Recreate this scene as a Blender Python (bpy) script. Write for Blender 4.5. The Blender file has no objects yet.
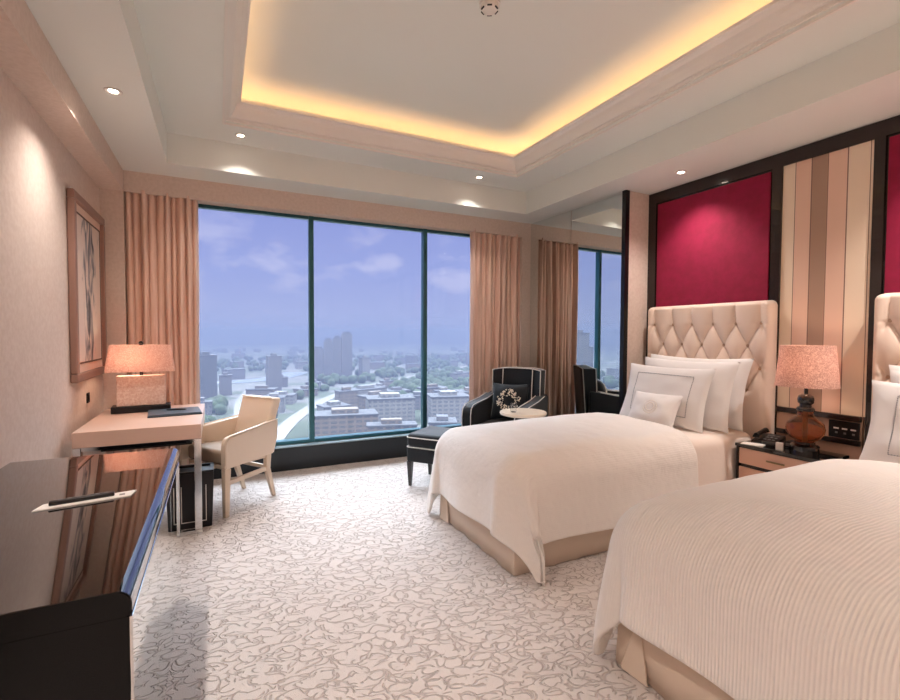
import bpy, bmesh, math, random
from math import sin, cos, pi, sqrt, hypot, atan2, radians
from mathutils import Vector, Matrix, noise
random.seed(7)
sc = bpy.context.scene
C = sc.collection

# ------------------------------------------------------------------ materials
def lin(*c):
    if len(c) == 1:
        c = c[0]
    return tuple(((x / 255) / 12.92 if x / 255 <= .04045 else ((x / 255 + .055) / 1.055) ** 2.4) for x in c)

def nt(name):
    m = bpy.data.materials.new(name)
    m.use_nodes = True
    return m, m.node_tree.nodes, m.node_tree.links, m.node_tree.nodes['Principled BSDF']

def pbr(name, col, rough=.6, metal=0., spec=.5, bump=None, var=None, sheen=0., coat=0., tr=0., ior=1.45, stretch=(1, 1, 1)):
    """bump=(scale, strength, distance), var=(scale, second colour)"""
    m, N, L, b = nt(name)
    c = lin(col) + (1,)
    b.inputs['Base Color'].default_value = c
    b.inputs['Roughness'].default_value = rough
    b.inputs['Metallic'].default_value = metal
    b.inputs['Specular IOR Level'].default_value = spec
    b.inputs['IOR'].default_value = ior
    if sheen:
        b.inputs['Sheen Weight'].default_value = sheen
        b.inputs['Sheen Roughness'].default_value = .4
    if coat:
        b.inputs['Coat Weight'].default_value = coat
        b.inputs['Coat Roughness'].default_value = .03
    if tr:
        b.inputs['Transmission Weight'].default_value = tr
    if bump or var:
        tc = N.new('ShaderNodeTexCoord')
        mp = N.new('ShaderNodeMapping')
        mp.inputs['Scale'].default_value = stretch
        L.new(tc.outputs['Object'], mp.inputs['Vector'])
    if bump:
        n = N.new('ShaderNodeTexNoise')
        n.inputs['Scale'].default_value = bump[0]
        n.inputs['Detail'].default_value = 3
        L.new(mp.outputs[0], n.inputs['Vector'])
        bp = N.new('ShaderNodeBump')
        bp.inputs['Strength'].default_value = bump[1]
        bp.inputs['Distance'].default_value = bump[2]
        L.new(n.outputs['Fac'], bp.inputs['Height'])
        L.new(bp.outputs[0], b.inputs['Normal'])
    if var:
        n2 = N.new('ShaderNodeTexNoise')
        n2.inputs['Scale'].default_value = var[0]
        n2.inputs['Detail'].default_value = 4
        L.new(mp.outputs[0], n2.inputs['Vector'])
        r = N.new('ShaderNodeValToRGB')
        r.color_ramp.elements[0].position = .35
        r.color_ramp.elements[0].color = c
        r.color_ramp.elements[1].position = .65
        r.color_ramp.elements[1].color = lin(var[1]) + (1,)
        L.new(n2.outputs['Fac'], r.inputs['Fac'])
        L.new(r.outputs['Color'], b.inputs['Base Color'])
    return m

def emit(name, col, power):
    m, N, L, b = nt(name)
    b.inputs['Base Color'].default_value = lin(col) + (1,)
    b.inputs['Emission Color'].default_value = lin(col) + (1,)
    b.inputs['Emission Strength'].default_value = power
    return m

M = {}
M['wallpaper'] = pbr('wallpaper', (224, 206, 194), .8, bump=(90, .25, .004), var=(40, (216, 196, 183)))
M['header'] = pbr('header_wallpaper', (222, 202, 189), .8, bump=(90, .25, .004), var=(40, (214, 193, 179)))
M['ceiling'] = pbr('ceiling_paint', (232, 233, 227), .85)
M['plaster'] = pbr('moulding_paint', (236, 229, 222), .6)
M['frame_dark'] = pbr('dark_wood', (34, 22, 20), .25, bump=(30, .1, .002), coat=.3)
M['alu'] = pbr('window_metal', (60, 104, 112), .28, metal=.75)
M['sill'] = pbr('sill_stone', (30, 36, 42), .35)
M['silltop'] = pbr('sill_reflection', (150, 170, 180), .25)  # pale blue colour stands in for light reflected off the sill top
M['mirror'] = pbr('mirror_silver', (232, 236, 234), 0., metal=1.)
M['black_edge'] = pbr('black_metal_edge', (18, 16, 16), .3)
M['red'] = pbr('crimson_fabric', (146, 10, 58), .8, bump=(260, .5, .003), var=(14, (134, 6, 50)), sheen=.1)
M['satin'] = pbr('satin_curtain', (234, 200, 182), .42, bump=(8, .25, .02), sheen=.3, stretch=(6, 6, .4), var=(6, (220, 182, 162)))
M['cream_lacquer'] = pbr('cream_lacquer', (232, 198, 180), .35, coat=.2)
M['chrome'] = pbr('chrome', (215, 215, 215), .08, metal=1.)
M['steel'] = pbr('brushed_steel', (170, 165, 160), .3, metal=1.)
M['desk_recess_shade'] = pbr('desk_shadow_dark', (26, 20, 20), .4)
M['leather_dark'] = pbr('dark_leather', (24, 22, 26), .45, bump=(120, .3, .002))
M['folder'] = pbr('blue_grey_leather', (70, 86, 100), .4, bump=(160, .2, .002))
M['gold'] = pbr('brass', (150, 130, 100), .3, metal=1.)
M['chair_leather'] = pbr('cream_leather', (240, 222, 202), .45, bump=(60, .2, .003))
M['pale_wood'] = pbr('pale_wood', (226, 206, 184), .4, bump=(20, .1, .002), stretch=(1, 1, .2))
M['seat_grey'] = pbr('taupe_upholstery', (170, 150, 132), .7)
M['gloss_black'] = pbr('black_gloss_lacquer', (8, 7, 7), .03, spec=.7, coat=1.)
M['black_panel'] = pbr('black_lacquer_side', (9, 9, 11), .22, spec=.25)
M['white_paper'] = pbr('white_paper', (226, 220, 214), .6)
M['black_plastic'] = pbr('black_plastic', (14, 13, 14), .3)
M['grey_plastic'] = pbr('grey_plastic', (120, 116, 116), .4)
M['white_plastic'] = pbr('white_plastic', (225, 218, 212), .5)
M['art_frame'] = pbr('bronze_wood_frame', (152, 116, 102), .35, bump=(40, .2, .003), coat=.2)
M['mat'] = pbr('picture_mount', (236, 205, 188), .8)
M['headboard'] = pbr('cream_leatherette', (240, 218, 202), .5, bump=(140, .1, .002), sheen=.1)
M['button'] = pbr('cream_button', (205, 172, 148), .5)
M['linen'] = pbr('white_linen', (240, 236, 234), .8, bump=(60, .15, .004), sheen=.2)
M['sheet'] = pbr('peach_white_sheet', (240, 226, 216), .8, bump=(14, .3, .01), sheen=.2)
M['skirt'] = pbr('oatmeal_bed_skirt', (228, 210, 192), .85, bump=(180, .3, .002))
M['mattress'] = pbr('mattress_ticking', (226, 218, 210), .8)
M['velvet'] = pbr('dark_teal_velvet', (6, 14, 22), .7, bump=(120, .2, .002), sheen=.35)
M['piping'] = pbr('white_piping', (226, 220, 214), .5)
M['pearl'] = pbr('pearl_bead', (240, 230, 214), .3)
M['table_top'] = pbr('cream_table_top', (236, 214, 190), .35, coat=.3)
M['amber'] = pbr('amber_glass', (190, 110, 60), .02, tr=.9, ior=1.3, coat=.5)
M['lamp_black'] = pbr('black_gloss_base', (14, 11, 11), .08, coat=.8)
M['ns_front'] = pbr('peach_lacquer', (226, 182, 160), .3, coat=.2)
M['ledge_panel'] = pbr('bedside_backboard', (214, 176, 154), .6)
M['bulb'] = emit('lamp_bulb', (255, 214, 170), 5)
M['downlight'] = emit('downlight_lens', (255, 236, 214), 14)
M['led'] = emit('cove_strip', (255, 206, 150), 3.9)

def shade_mat(name, col, scale, dark):
    m, N, L, b = nt(name)
    tc = N.new('ShaderNodeTexCoord')
    mp = N.new('ShaderNodeMapping')
    L.new(tc.outputs['Object'], mp.inputs['Vector'])
    n = N.new('ShaderNodeTexNoise')
    n.inputs['Scale'].default_value = scale
    n.inputs['Detail'].default_value = 5
    n.inputs['Distortion'].default_value = 2.5
    L.new(mp.outputs[0], n.inputs['Vector'])
    r = N.new('ShaderNodeValToRGB')
    r.color_ramp.elements[0].position = .42
    r.color_ramp.elements[1].position = .6
    r.color_ramp.elements[0].color = lin(dark) + (1,)
    r.color_ramp.elements[1].color = lin(col) + (1,)
    L.new(n.outputs['Fac'], r.inputs['Fac'])
    L.new(r.outputs['Color'], b.inputs['Base Color'])
    b.inputs['Roughness'].default_value = .8
    tl = N.new('ShaderNodeBsdfTranslucent')
    L.new(r.outputs['Color'], tl.inputs['Color'])
    mx = N.new('ShaderNodeMixShader')
    mx.inputs[0].default_value = .45
    L.new(b.outputs[0], mx.inputs[1])
    L.new(tl.outputs[0], mx.inputs[2])
    L.new(mx.outputs[0], N['Material Output'].inputs['Surface'])
    return m
M['shade_desk'] = shade_mat('woven_lamp_shade', (250, 226, 214), 60, (228, 190, 174))
M['shade_bed'] = shade_mat('linen_lamp_shade', (250, 226, 214), 70, (206, 168, 156))
M['lamp_block'] = pbr('textured_lamp_body', (246, 220, 206), .6, bump=(90, .6, .004), var=(60, (228, 190, 172)))

# carved carpet: short curved relief lines
def carpet():
    m, N, L, b = nt('carved_carpet')
    tc = N.new('ShaderNodeTexCoord')
    mp = N.new('ShaderNodeMapping')
    mp.inputs['Rotation'].default_value = (0, 0, .5)
    mp.inputs['Scale'].default_value = (1.0, 1.25, 1)
    L.new(tc.outputs['Object'], mp.inputs['Vector'])
    dn = N.new('ShaderNodeTexNoise')
    dn.inputs['Scale'].default_value = 9
    dn.inputs['Detail'].default_value = 1
    L.new(mp.outputs[0], dn.inputs['Vector'])
    sub = N.new('ShaderNodeVectorMath'); sub.operation = 'SUBTRACT'
    sub.inputs[1].default_value = (.5, .5, .5)
    L.new(dn.outputs['Color'], sub.inputs[0])
    scl = N.new('ShaderNodeVectorMath'); scl.operation = 'SCALE'
    scl.inputs['Scale'].default_value = .07
    L.new(sub.outputs[0], scl.inputs[0])
    add = N.new('ShaderNodeVectorMath'); add.operation = 'ADD'
    L.new(mp.outputs[0], add.inputs[0]); L.new(scl.outputs[0], add.inputs[1])
    def arcs(scale, rad, half, rot, seed):
        """short curved strokes: pieces of a ring round scattered points"""
        mq = N.new('ShaderNodeMapping')
        mq.inputs['Rotation'].default_value = (0, 0, rot)
        mq.inputs['Location'].default_value = (seed, seed * .7, 0)
        mq.inputs['Scale'].default_value = (1, 1.35, 1)
        L.new(add.outputs[0], mq.inputs['Vector'])
        v = N.new('ShaderNodeTexVoronoi')
        v.voronoi_dimensions = '2D'
        v.inputs['Scale'].default_value = scale
        L.new(mq.outputs[0], v.inputs['Vector'])
        a = N.new('ShaderNodeMath'); a.operation = 'SUBTRACT'; a.inputs[1].default_value = rad
        L.new(v.outputs['Distance'], a.inputs[0])
        b_ = N.new('ShaderNodeMath'); b_.operation = 'ABSOLUTE'; L.new(a.outputs[0], b_.inputs[0])
        r = N.new('ShaderNodeMapRange'); r.interpolation_type = 'SMOOTHSTEP'
        r.inputs['From Min'].default_value = half * 1.3; r.inputs['From Max'].default_value = half * .3
        L.new(b_.outputs[0], r.inputs['Value'])
        k = N.new('ShaderNodeTexNoise'); k.noise_dimensions = '2D'
        k.inputs['Scale'].default_value = scale * 1.5; k.inputs['Detail'].default_value = 0
        L.new(mq.outputs[0], k.inputs['Vector'])
        kr = N.new('ShaderNodeMapRange'); kr.interpolation_type = 'SMOOTHSTEP'
        kr.inputs['From Min'].default_value = .40; kr.inputs['From Max'].default_value = .50
        L.new(k.outputs['Fac'], kr.inputs['Value'])
        o = N.new('ShaderNodeMath'); o.operation = 'MULTIPLY'
        L.new(r.outputs[0], o.inputs[0]); L.new(kr.outputs[0], o.inputs[1])
        return o
    A1, A2, A3 = arcs(9.5, .46, .045, 0., 0.), arcs(8.0, .52, .04, 1.1, 3.3), arcs(11.0, .42, .05, 2.2, 7.1)
    m1 = N.new('ShaderNodeMath'); m1.operation = 'MAXIMUM'
    L.new(A1.outputs[0], m1.inputs[0]); L.new(A2.outputs[0], m1.inputs[1])
    mul = N.new('ShaderNodeMath'); mul.operation = 'MAXIMUM'
    L.new(m1.outputs[0], mul.inputs[0]); L.new(A3.outputs[0], mul.inputs[1])
    mix = N.new('ShaderNodeMix'); mix.data_type = 'RGBA'
    mix.inputs[6].default_value = lin(224, 214, 208) + (1,)
    mix.inputs[7].default_value = lin(208, 195, 188) + (1,)
    L.new(mul.outputs[0], mix.inputs[0])
    L.new(mix.outputs[2], b.inputs['Base Color'])
    pile = N.new('ShaderNodeTexNoise'); pile.inputs['Scale'].default_value = 260
    L.new(tc.outputs['Object'], pile.inputs['Vector'])
    hm = N.new('ShaderNodeMath'); hm.operation = 'MULTIPLY_ADD'
    L.new(mul.outputs[0], hm.inputs[0]); hm.inputs[1].default_value = -1.0
    pm = N.new('ShaderNodeMath'); pm.operation = 'MULTIPLY'; pm.inputs[1].default_value = .35
    L.new(pile.outputs['Fac'], pm.inputs[0]); L.new(pm.outputs[0], hm.inputs[2])
    bp = N.new('ShaderNodeBump'); bp.inputs['Strength'].default_value = .8; bp.inputs['Distance'].default_value = .012
    L.new(hm.outputs[0], bp.inputs['Height']); L.new(bp.outputs[0], b.inputs['Normal'])
    b.inputs['Roughness'].default_value = .95
    b.inputs['Specular IOR Level'].default_value = .15
    return m
M['carpet'] = carpet()

# woven-stripe duvet: ribs run along the bed (constant sheet coordinate in UV.y)
def duvet_mat(name, col, rib):
    m, N, L, b = nt(name)
    uv = N.new('ShaderNodeUVMap')
    sp = N.new('ShaderNodeSeparateXYZ')
    L.new(uv.outputs[0], sp.inputs[0])
    mu = N.new('ShaderNodeMath'); mu.operation = 'MULTIPLY'; mu.inputs[1].default_value = 2 * pi / .0125
    L.new(sp.outputs['Y'], mu.inputs[0])
    sn = N.new('ShaderNodeMath'); sn.operation = 'SINE'
    L.new(mu.outputs[0], sn.inputs[0])
    tc = N.new('ShaderNodeTexCoord')
    n = N.new('ShaderNodeTexNoise'); n.inputs['Scale'].default_value = 9; n.inputs['Detail'].default_value = 3
    L.new(tc.outputs['Object'], n.inputs['Vector'])
    ma = N.new('ShaderNodeMath'); ma.operation = 'MULTIPLY_ADD'
    L.new(n.outputs['Fac'], ma.inputs[0]); ma.inputs[1].default_value = 6.0
    sm = N.new('ShaderNodeMath'); sm.operation = 'MULTIPLY'; sm.inputs[1].default_value = rib
    L.new(sn.outputs[0], sm.inputs[0]); L.new(sm.outputs[0], ma.inputs[2])
    bp = N.new('ShaderNodeBump'); bp.inputs['Strength'].default_value = .5; bp.inputs['Distance'].default_value = .004
    L.new(ma.outputs[0], bp.inputs['Height']); L.new(bp.outputs[0], b.inputs['Normal'])
    rr = N.new('ShaderNodeMapRange')
    rr.inputs['From Min'].default_value = -1; rr.inputs['From Max'].default_value = 1
    L.new(sn.outputs[0], rr.inputs['Value'])
    mix = N.new('ShaderNodeMix'); mix.data_type = 'RGBA'
    c = lin(col)
    mix.inputs[6].default_value = tuple(x * (1 - .10 * rib) for x in c) + (1,)
    mix.inputs[7].default_value = c + (1,)
    L.new(rr.outputs[0], mix.inputs[0]); L.new(mix.outputs[2], b.inputs['Base Color'])
    b.inputs['Roughness'].default_value = .7
    b.inputs['Sheen Weight'].default_value = .25
    return m
M['duvet'] = duvet_mat('white_duvet', (244, 238, 232), .5)
M['duvet_plain'] = duvet_mat('smooth_white_duvet', (244, 238, 232), .12)

# vertical stripes of the wall panel between the beds (object Y)
def stripes():
    m, N, L, b = nt('striped_fabric')
    tc = N.new('ShaderNodeTexCoord'); sp = N.new('ShaderNodeSeparateXYZ')
    L.new(tc.outputs['Object'], sp.inputs[0])
    mr = N.new('ShaderNodeMapRange')
    mr.inputs['From Min'].default_value = .31; mr.inputs['From Max'].default_value = -.31
    L.new(sp.outputs['Y'], mr.inputs['Value'])
    r = N.new('ShaderNodeValToRGB'); r.color_ramp.interpolation = 'CONSTANT'
    cream, peach, tan, line = (236, 214, 190), (230, 192, 170), (172, 140, 120), (134, 104, 90)
    pale = (240, 222, 200)
    st = [(0, pale), (.035, line), (.045, cream), (.18, line), (.19, peach), (.355, line), (.365, tan), (.52, line), (.53, peach),
          (.71, line), (.72, cream), (.915, line), (.925, cream), (.955, pale)]
    e = r.color_ramp.elements
    while len(e) < len(st):
        e.new(.5)
    for i, (p, c) in enumerate(st):
        e[i].position = p
    for i, (p, c) in enumerate(st):
        e[i].color = lin(c) + (1,)
    L.new(mr.outputs[0], r.inputs['Fac']); L.new(r.outputs['Color'], b.inputs['Base Color'])
    n = N.new('ShaderNodeTexNoise'); n.inputs['Scale'].default_value = 200
    L.new(tc.outputs['Object'], n.inputs['Vector'])
    bp = N.new('ShaderNodeBump'); bp.inputs['Strength'].default_value = .3; bp.inputs['Distance'].default_value = .002
    L.new(n.outputs['Fac'], bp.inputs['Height']); L.new(bp.outputs[0], b.inputs['Normal'])
    b.inputs['Roughness'].default_value = .6
    return m
M['stripes'] = stripes()

def artwork():
    m, N, L, b = nt('ink_wash_artwork')
    tc = N.new('ShaderNodeTexCoord'); mp = N.new('ShaderNodeMapping')
    mp.inputs['Scale'].default_value = (1, 4.2, 1.5)
    L.new(tc.outputs['Object'], mp.inputs['Vector'])
    n = N.new('ShaderNodeTexNoise'); n.inputs['Scale'].default_value = 2.2; n.inputs['Detail'].default_value = 7
    n.inputs['Distortion'].default_value = 1.2
    L.new(mp.outputs[0], n.inputs['Vector'])
    sp = N.new('ShaderNodeSeparateXYZ'); L.new(tc.outputs['Object'], sp.inputs[0])
    ab = N.new('ShaderNodeMath'); ab.operation = 'ABSOLUTE'; L.new(sp.outputs['Y'], ab.inputs[0])
    mr = N.new('ShaderNodeMapRange'); mr.inputs['From Min'].default_value = .04; mr.inputs['From Max'].default_value = .30
    mr.inputs['To Min'].default_value = .06; mr.inputs['To Max'].default_value = -.22
    L.new(ab.outputs[0], mr.inputs['Value'])
    ad = N.new('ShaderNodeMath'); ad.operation = 'ADD'; L.new(n.outputs['Fac'], ad.inputs[0]); L.new(mr.outputs[0], ad.inputs[1])
    r = N.new('ShaderNodeValToRGB')
    e = r.color_ramp.elements
    e[0].position = .47; e[0].color = lin(226, 208, 196) + (1,)
    e[1].position = .68; e[1].color = lin(40, 44, 54) + (1,)
    x = e.new(.56); x.color = lin(140, 138, 142) + (1,)
    L.new(ad.outputs[0], r.inputs['Fac']); L.new(r.outputs['Color'], b.inputs['Base Color'])
    b.inputs['Roughness'].default_value = .5
    return m
M['art'] = artwork()

def pane_mat():
    m, N, L, b = nt('window_glass')
    N.remove(b)
    t = N.new('ShaderNodeBsdfTransparent'); t.inputs['Color'].default_value = (.97, .985, 1, 1)
    g = N.new('ShaderNodeBsdfGlossy'); g.inputs['Roughness'].default_value = 0; g.inputs['Color'].default_value = (1, 1, 1, 1)
    f = N.new('ShaderNodeFresnel'); f.inputs['IOR'].default_value = 1.18
    mx = N.new('ShaderNodeMixShader')
    L.new(f.outputs[0], mx.inputs[0]); L.new(t.outputs[0], mx.inputs[1]); L.new(g.outputs[0], mx.inputs[2])
    L.new(mx.outputs[0], N['Material Output'].inputs['Surface'])
    return m
M['pane'] = pane_mat()

# ------------------------------------------------------------------ mesh building
class MB:
    def __init__(s):
        s.bm = bmesh.new()
    def add(s, verts, faces):
        vs = [s.bm.verts.new(v) for v in verts]
        fs = []
        for f in faces:
            try:
                fs.append(s.bm.faces.new([vs[i] for i in f]))
            except ValueError:
                pass
        return vs, fs
    def box(s, x0, x1, y0, y1, z0, z1, bev=0, seg=2, mat=None):
        x0, x1 = sorted((x0, x1)); y0, y1 = sorted((y0, y1)); z0, z1 = sorted((z0, z1))
        P = [(x, y, z) for z in (z0, z1) for y in (y0, y1) for x in (x0, x1)]
        F = [(0, 2, 3, 1), (4, 5, 7, 6), (0, 1, 5, 4), (2, 6, 7, 3), (0, 4, 6, 2), (1, 3, 7, 5)]
        if mat is not None:
            P = [tuple(mat @ Vector(p)) for p in P]
        vs, fs = s.add(P, F)
        if bev:
            es = list({e for f in fs for e in f.edges})
            bmesh.ops.bevel(s.bm, geom=es, offset=bev, segments=seg, affect='EDGES', profile=.5)
        return s
    def hexa(s, b, t, bev=0, seg=2):
        """solid from four bottom points and four top points (same order)"""
        vs, fs = s.add(list(b) + list(t), [(3, 2, 1, 0), (4, 5, 6, 7)] + [(i, (i + 1) % 4, 4 + (i + 1) % 4, 4 + i) for i in range(4)])
        if bev:
            es = list({e for f in fs for e in f.edges})
            bmesh.ops.bevel(s.bm, geom=es, offset=bev, segments=seg, affect='EDGES', profile=.5)
        return s
    def lathe(s, prof, cx=0, cy=0, n=32):
        """closed profile of (r, z), bottom to top"""
        V, F = [], []
        for r, z in prof:
            for k in range(n):
                a = 2 * pi * k / n
                V.append((cx + r * cos(a), cy + r * sin(a), z))
        for i in range(len(prof) - 1):
            for k in range(n):
                F.append((i * n + k, i * n + (k + 1) % n, (i + 1) * n + (k + 1) % n, (i + 1) * n + k))
        if prof[0][0] > 0:
            F.append(tuple(range(n - 1, -1, -1)))
        if prof[-1][0] > 0:
            F.append(tuple((len(prof) - 1) * n + k for k in range(n)))
        s.add(V, F)
        return s
    def tube(s, pts, r, n=8, closed=False):
        pts = [Vector(p) for p in pts]
        R = r if isinstance(r, (list, tuple)) else [r] * len(pts)
        V, F = [], []
        m = len(pts)
        prev = None
        for i, p in enumerate(pts):
            a = pts[(i - 1) % m] if (i > 0 or closed) else p
            b = pts[(i + 1) % m] if (i < m - 1 or closed) else p
            d = (b - a).normalized()
            if prev is None:
                u = d.orthogonal().normalized()
            else:
                u = (prev - d * prev.dot(d)).normalized()
            prev = u
            w = d.cross(u)
            for k in range(n):
                t = 2 * pi * k / n
                V.append(tuple(p + (u * cos(t) + w * sin(t)) * R[i]))
        for i in range(m if closed else m - 1):
            j = (i + 1) % m
            for k in range(n):
                F.append((i * n + k, i * n + (k + 1) % n, j * n + (k + 1) % n, j * n + k))
        if not closed:
            F.append(tuple(range(n - 1, -1, -1)))
            F.append(tuple((m - 1) * n + k for k in range(n)))
        s.add(V, F)
        return s
    def prism(s, poly, ax, a0, a1):
        """extrude a 2-D polygon along axis ax (poly in the two other axes, in x,y,z order)"""
        def P(u, v, a):
            return {'x': (a, u, v), 'y': (u, a, v), 'z': (u, v, a)}[ax]
        n = len(poly)
        V = [P(u, v, a0) for u, v in poly] + [P(u, v, a1) for u, v in poly]
        F = [tuple(range(n)), tuple(range(2 * n - 1, n - 1, -1))] + [(i, i + n, (i + 1) % n + n, (i + 1) % n) for i in range(n)]
        s.add(V, F)
        return s
    def grid(s, f, nu, nv, closed_u=False):
        V, F = [], []
        for i in range(nu + 1):
            for j in range(nv + 1):
                V.append(f(i / nu, j / nv))
        for i in range(nu):
            for j in range(nv):
                a = i * (nv + 1) + j
                F.append((a, a + 1, a + nv + 2, a + nv + 1))
        s.add(V, F)
        return s
    def ball(s, c, r, sub=1):
        bmesh.ops.create_icosphere(s.bm, subdivisions=sub, radius=r, matrix=Matrix.Translation(c))
        return s
    def build(s, name, mat, parent=None, smooth=False, angle=40):
        bmesh.ops.recalc_face_normals(s.bm, faces=s.bm.faces)
        me = bpy.data.meshes.new(name)
        s.bm.to_mesh(me)
        s.bm.free()
        if mat is not None:
            me.materials.append(mat)
        if smooth:
            for p in me.polygons:
                p.use_smooth = True
            try:
                me.set_sharp_from_angle(angle=radians(angle))
            except Exception:
                pass
        o = bpy.data.objects.new(name, me)
        C.objects.link(o)
        if parent is not None:
            o.parent = parent
        return o

def tag(o, label, cat, group=None, kind=None):
    o['label'] = label
    o['category'] = cat
    if group:
        o['group'] = group
    if kind:
        o['kind'] = kind
    return o
def thing(name, label, cat, loc=(0, 0, 0), rz=0, group=None):
    o = bpy.data.objects.new(name, None)
    o.empty_display_size = .1
    C.objects.link(o)
    o.location = loc
    o.rotation_euler = (0, 0, rz)
    return tag(o, label, cat, group)
def struct(o, label=None):
    o['kind'] = 'structure'
    if label:
        o['label'] = label
    return o
def copy_tree(o, parent=None):
    c = o.copy()
    C.objects.link(c)
    if parent is not None:
        c.parent = parent
    for ch in [x for x in bpy.data.objects if x.parent == o]:
        copy_tree(ch, c)
    return c

# ------------------------------------------------------------------ room shell
LX, WX, MX = -.89, 3.94, 3.58          # left wall, bed wall, face of the mirrored pier
YB, YW = -2.2, 5.0                     # back wall, window wall
Z1, Z2, Z3 = 2.81, 3.06, 3.34          # the three ceiling heights
YP = 3.39                              # end of mirrored pier
struct(MB().box(LX - .1, WX + .1, YB - .1, 5.3, -.1, 0).build('floor', M['carpet']))
struct(MB().box(LX - .1, LX, YB, 5.3, 0, Z3 + .1).build('wall_left', M['wallpaper']))
struct(MB().box(LX - .1, WX + .1, YB - .1, YB, 0, Z3 + .1).build('wall_back', M['wallpaper']))
struct(MB().box(WX, WX + .1, YB, 5.3, 0, Z3 + .1).build('wall_right', M['wallpaper']))
struct(MB().box(MX + .04, WX, YP, 5.3, 0, Z3 + .1).build('wall_right', M['wallpaper']))
# window wall: two piers and a solid base behind the curtains, header above
w = MB()
w.box(LX, -.72, 4.95, 5.3, 0, 2.63)
w.box(-.72, -.30, 5.08, 5.3, 0, 2.63)
w.box(2.92, 3.45, 5.08, 5.3, 0, 2.63)
w.box(3.45, MX + .03, 4.95, 5.3, 0, 2.63)
w.box(-.30, 2.92, 5.2, 5.3, 0, .25)
struct(w.build('wall_window', M['header']))
struct(MB().box(LX, MX + .03, 4.95, 5.3, 2.63, Z1).build('trim_1', M['header']), 'beige wallpapered pelmet above the window')
struct(MB().box(LX, -.72, YB, 4.95, 2.63, Z1).build('trim_2', M['header']), 'beige boxed beam along the left wall')
# ceiling: lowest ring, middle ring, raised tray
SX0, SX1, SY0, SY1 = -.36, 3.25, -.9, 4.58      # middle recess
OX0, OX1, OY0, OY1 = .05, 2.84, -.35, 4.17      # outer line of moulding
IX0, IX1, IY0, IY1 = .21, 2.68, -.19, 4.05      # lip of the light tray
def ring(mb, o, i, z0, z1):
    (a0, a1, b0, b1), (c0, c1, d0, d1) = o, i
    mb.box(a0, a1, b0, d0, z0, z1); mb.box(a0, a1, d1, b1, z0, z1)
    mb.box(a0, c0, d0, d1, z0, z1); mb.box(c1, a1, d0, d1, z0, z1)
r = MB()
ring(r, (LX - .1, WX + .1, YB - .1, 5.3), (SX0, SX1, SY0, SY1), Z1, Z1 + .7)
struct(r.build('ceiling', M['ceiling']))
r = MB()
ring(r, (SX0, SX1, SY0, SY1), (OX0 + .02, OX1 - .02, OY0 + .02, OY1 - .02), Z2, Z2 + .03)
struct(r.build('ceiling', M['ceiling']))
struct(MB().box(SX0, SX1, SY0, SY1, Z3, Z3 + .1).build('ceiling', M['ceiling']))
# crown moulding: profile (inset from outer line, height)
prof = [(0, Z2 - .012), (.018, Z2 - .012), (.018, Z2 + .012), (.036, Z2 + .012), (.036, Z2 + .034), (.056, Z2 + .034), (.070, Z2 + .05),
        (.088, Z2 + .08), (.096, Z2 + .105), (.115, Z2 + .125), (.13, Z2 + .13), (.13, Z2 + .15), (.11, Z2 + .15), (.11, Z2 + .155),
        (.0, Z2 + .06), (-.16, Z2 + .06), (-.16, Z2 + .036), (0, Z2 + .036)]
V, F = [], []
npf = len(prof)
for d, z in prof:
    V += [(OX0 + d, OY0 + d, z), (OX1 - d, OY0 + d, z), (OX1 - d, OY1 - d, z), (OX0 + d, OY1 - d, z)]
for i in range(npf):
    j = (i + 1) % npf
    for k in range(4):
        F.append((i * 4 + k, i * 4 + (k + 1) % 4, j * 4 + (k + 1) % 4, j * 4 + k))
m = MB(); m.add(V, F)
struct(m.build('trim_3', M['plaster']), 'white stepped crown moulding round the lit ceiling tray')
# upstand that closes the light tray
m = MB()
ring(m, (OX0 - .16, OX1 + .16, OY0 - .16, OY1 + .16), (OX0 - .13, OX1 + .13, OY0 - .13, OY1 + .13), Z2 + .03, Z3)
struct(m.build('ceiling', M['ceiling']))
# hidden LED strip lying in the tray
led = thing('cove_light', 'warm light strip hidden in the ceiling tray behind the moulding', 'light strip', (1.445, 1.91, Z2 + .075))
for (x0, x1, y0, y1) in ((OX0 - .08, OX1 + .08, OY1 + .03, OY1 + .05), (OX0 - .08, OX1 + .08, OY0 - .05, OY0 - .03),
                         (OX0 - .05, OX0 - .03, OY0, OY1), (OX1 + .03, OX1 + .05, OY0, OY1)):
    o = MB().box(x0 - 1.445, x1 - 1.445, y0 - 1.91, y1 - 1.91, -.012, .006).build('strip', M['led'], led)

# window: sill box, frames, mullions, panes
GY = 5.13
struct(MB().box(-.14, 2.74, 5.0, 5.2, 0, .235, bev=.006).build('trim_4', M['sill']), 'dark boxed sill below the window')
struct(MB().box(-.14, 2.74, 4.995, 5.2, .235, .25, bev=.004).build('trim_5', M['silltop']), 'top of the dark sill, its reflection coloured in pale')
mull = [-.30, .89, 2.19, 2.92]
for k in range(3):
    x0, x1 = mull[k], mull[k + 1]
    fr = MB()
    hw = .024
    fr.box(x0 - hw if k else x0, x0 + hw, 5.09, 5.16, .25, 2.63)
    if k == 2:
        fr.box(x1 - hw, x1, 5.09, 5.16, .25, 2.63)
    fr.box(x0 + hw, x1 - hw, 5.10, 5.16, 2.598, 2.63)
    fr.box(x0 + hw, x1 - hw, 5.08, 5.18, .25, .285)
    o = struct(fr.build('window_%d' % (k + 1), M['alu']))
    o['label'] = ['left pane of the picture window beside the desk', 'wide middle pane of the picture window', 'right pane of the picture window beside the right curtain'][k]
    MB().box(x0 + hw, x1 - hw, GY - .004, GY + .004, .285, 2.598).build('pane', M['pane'], o)

# skirting on the left wall and the back wall
struct(MB().box(LX, LX + .012, YB, 4.95, 0, .1).build('baseboard_left', M['frame_dark']))

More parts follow.
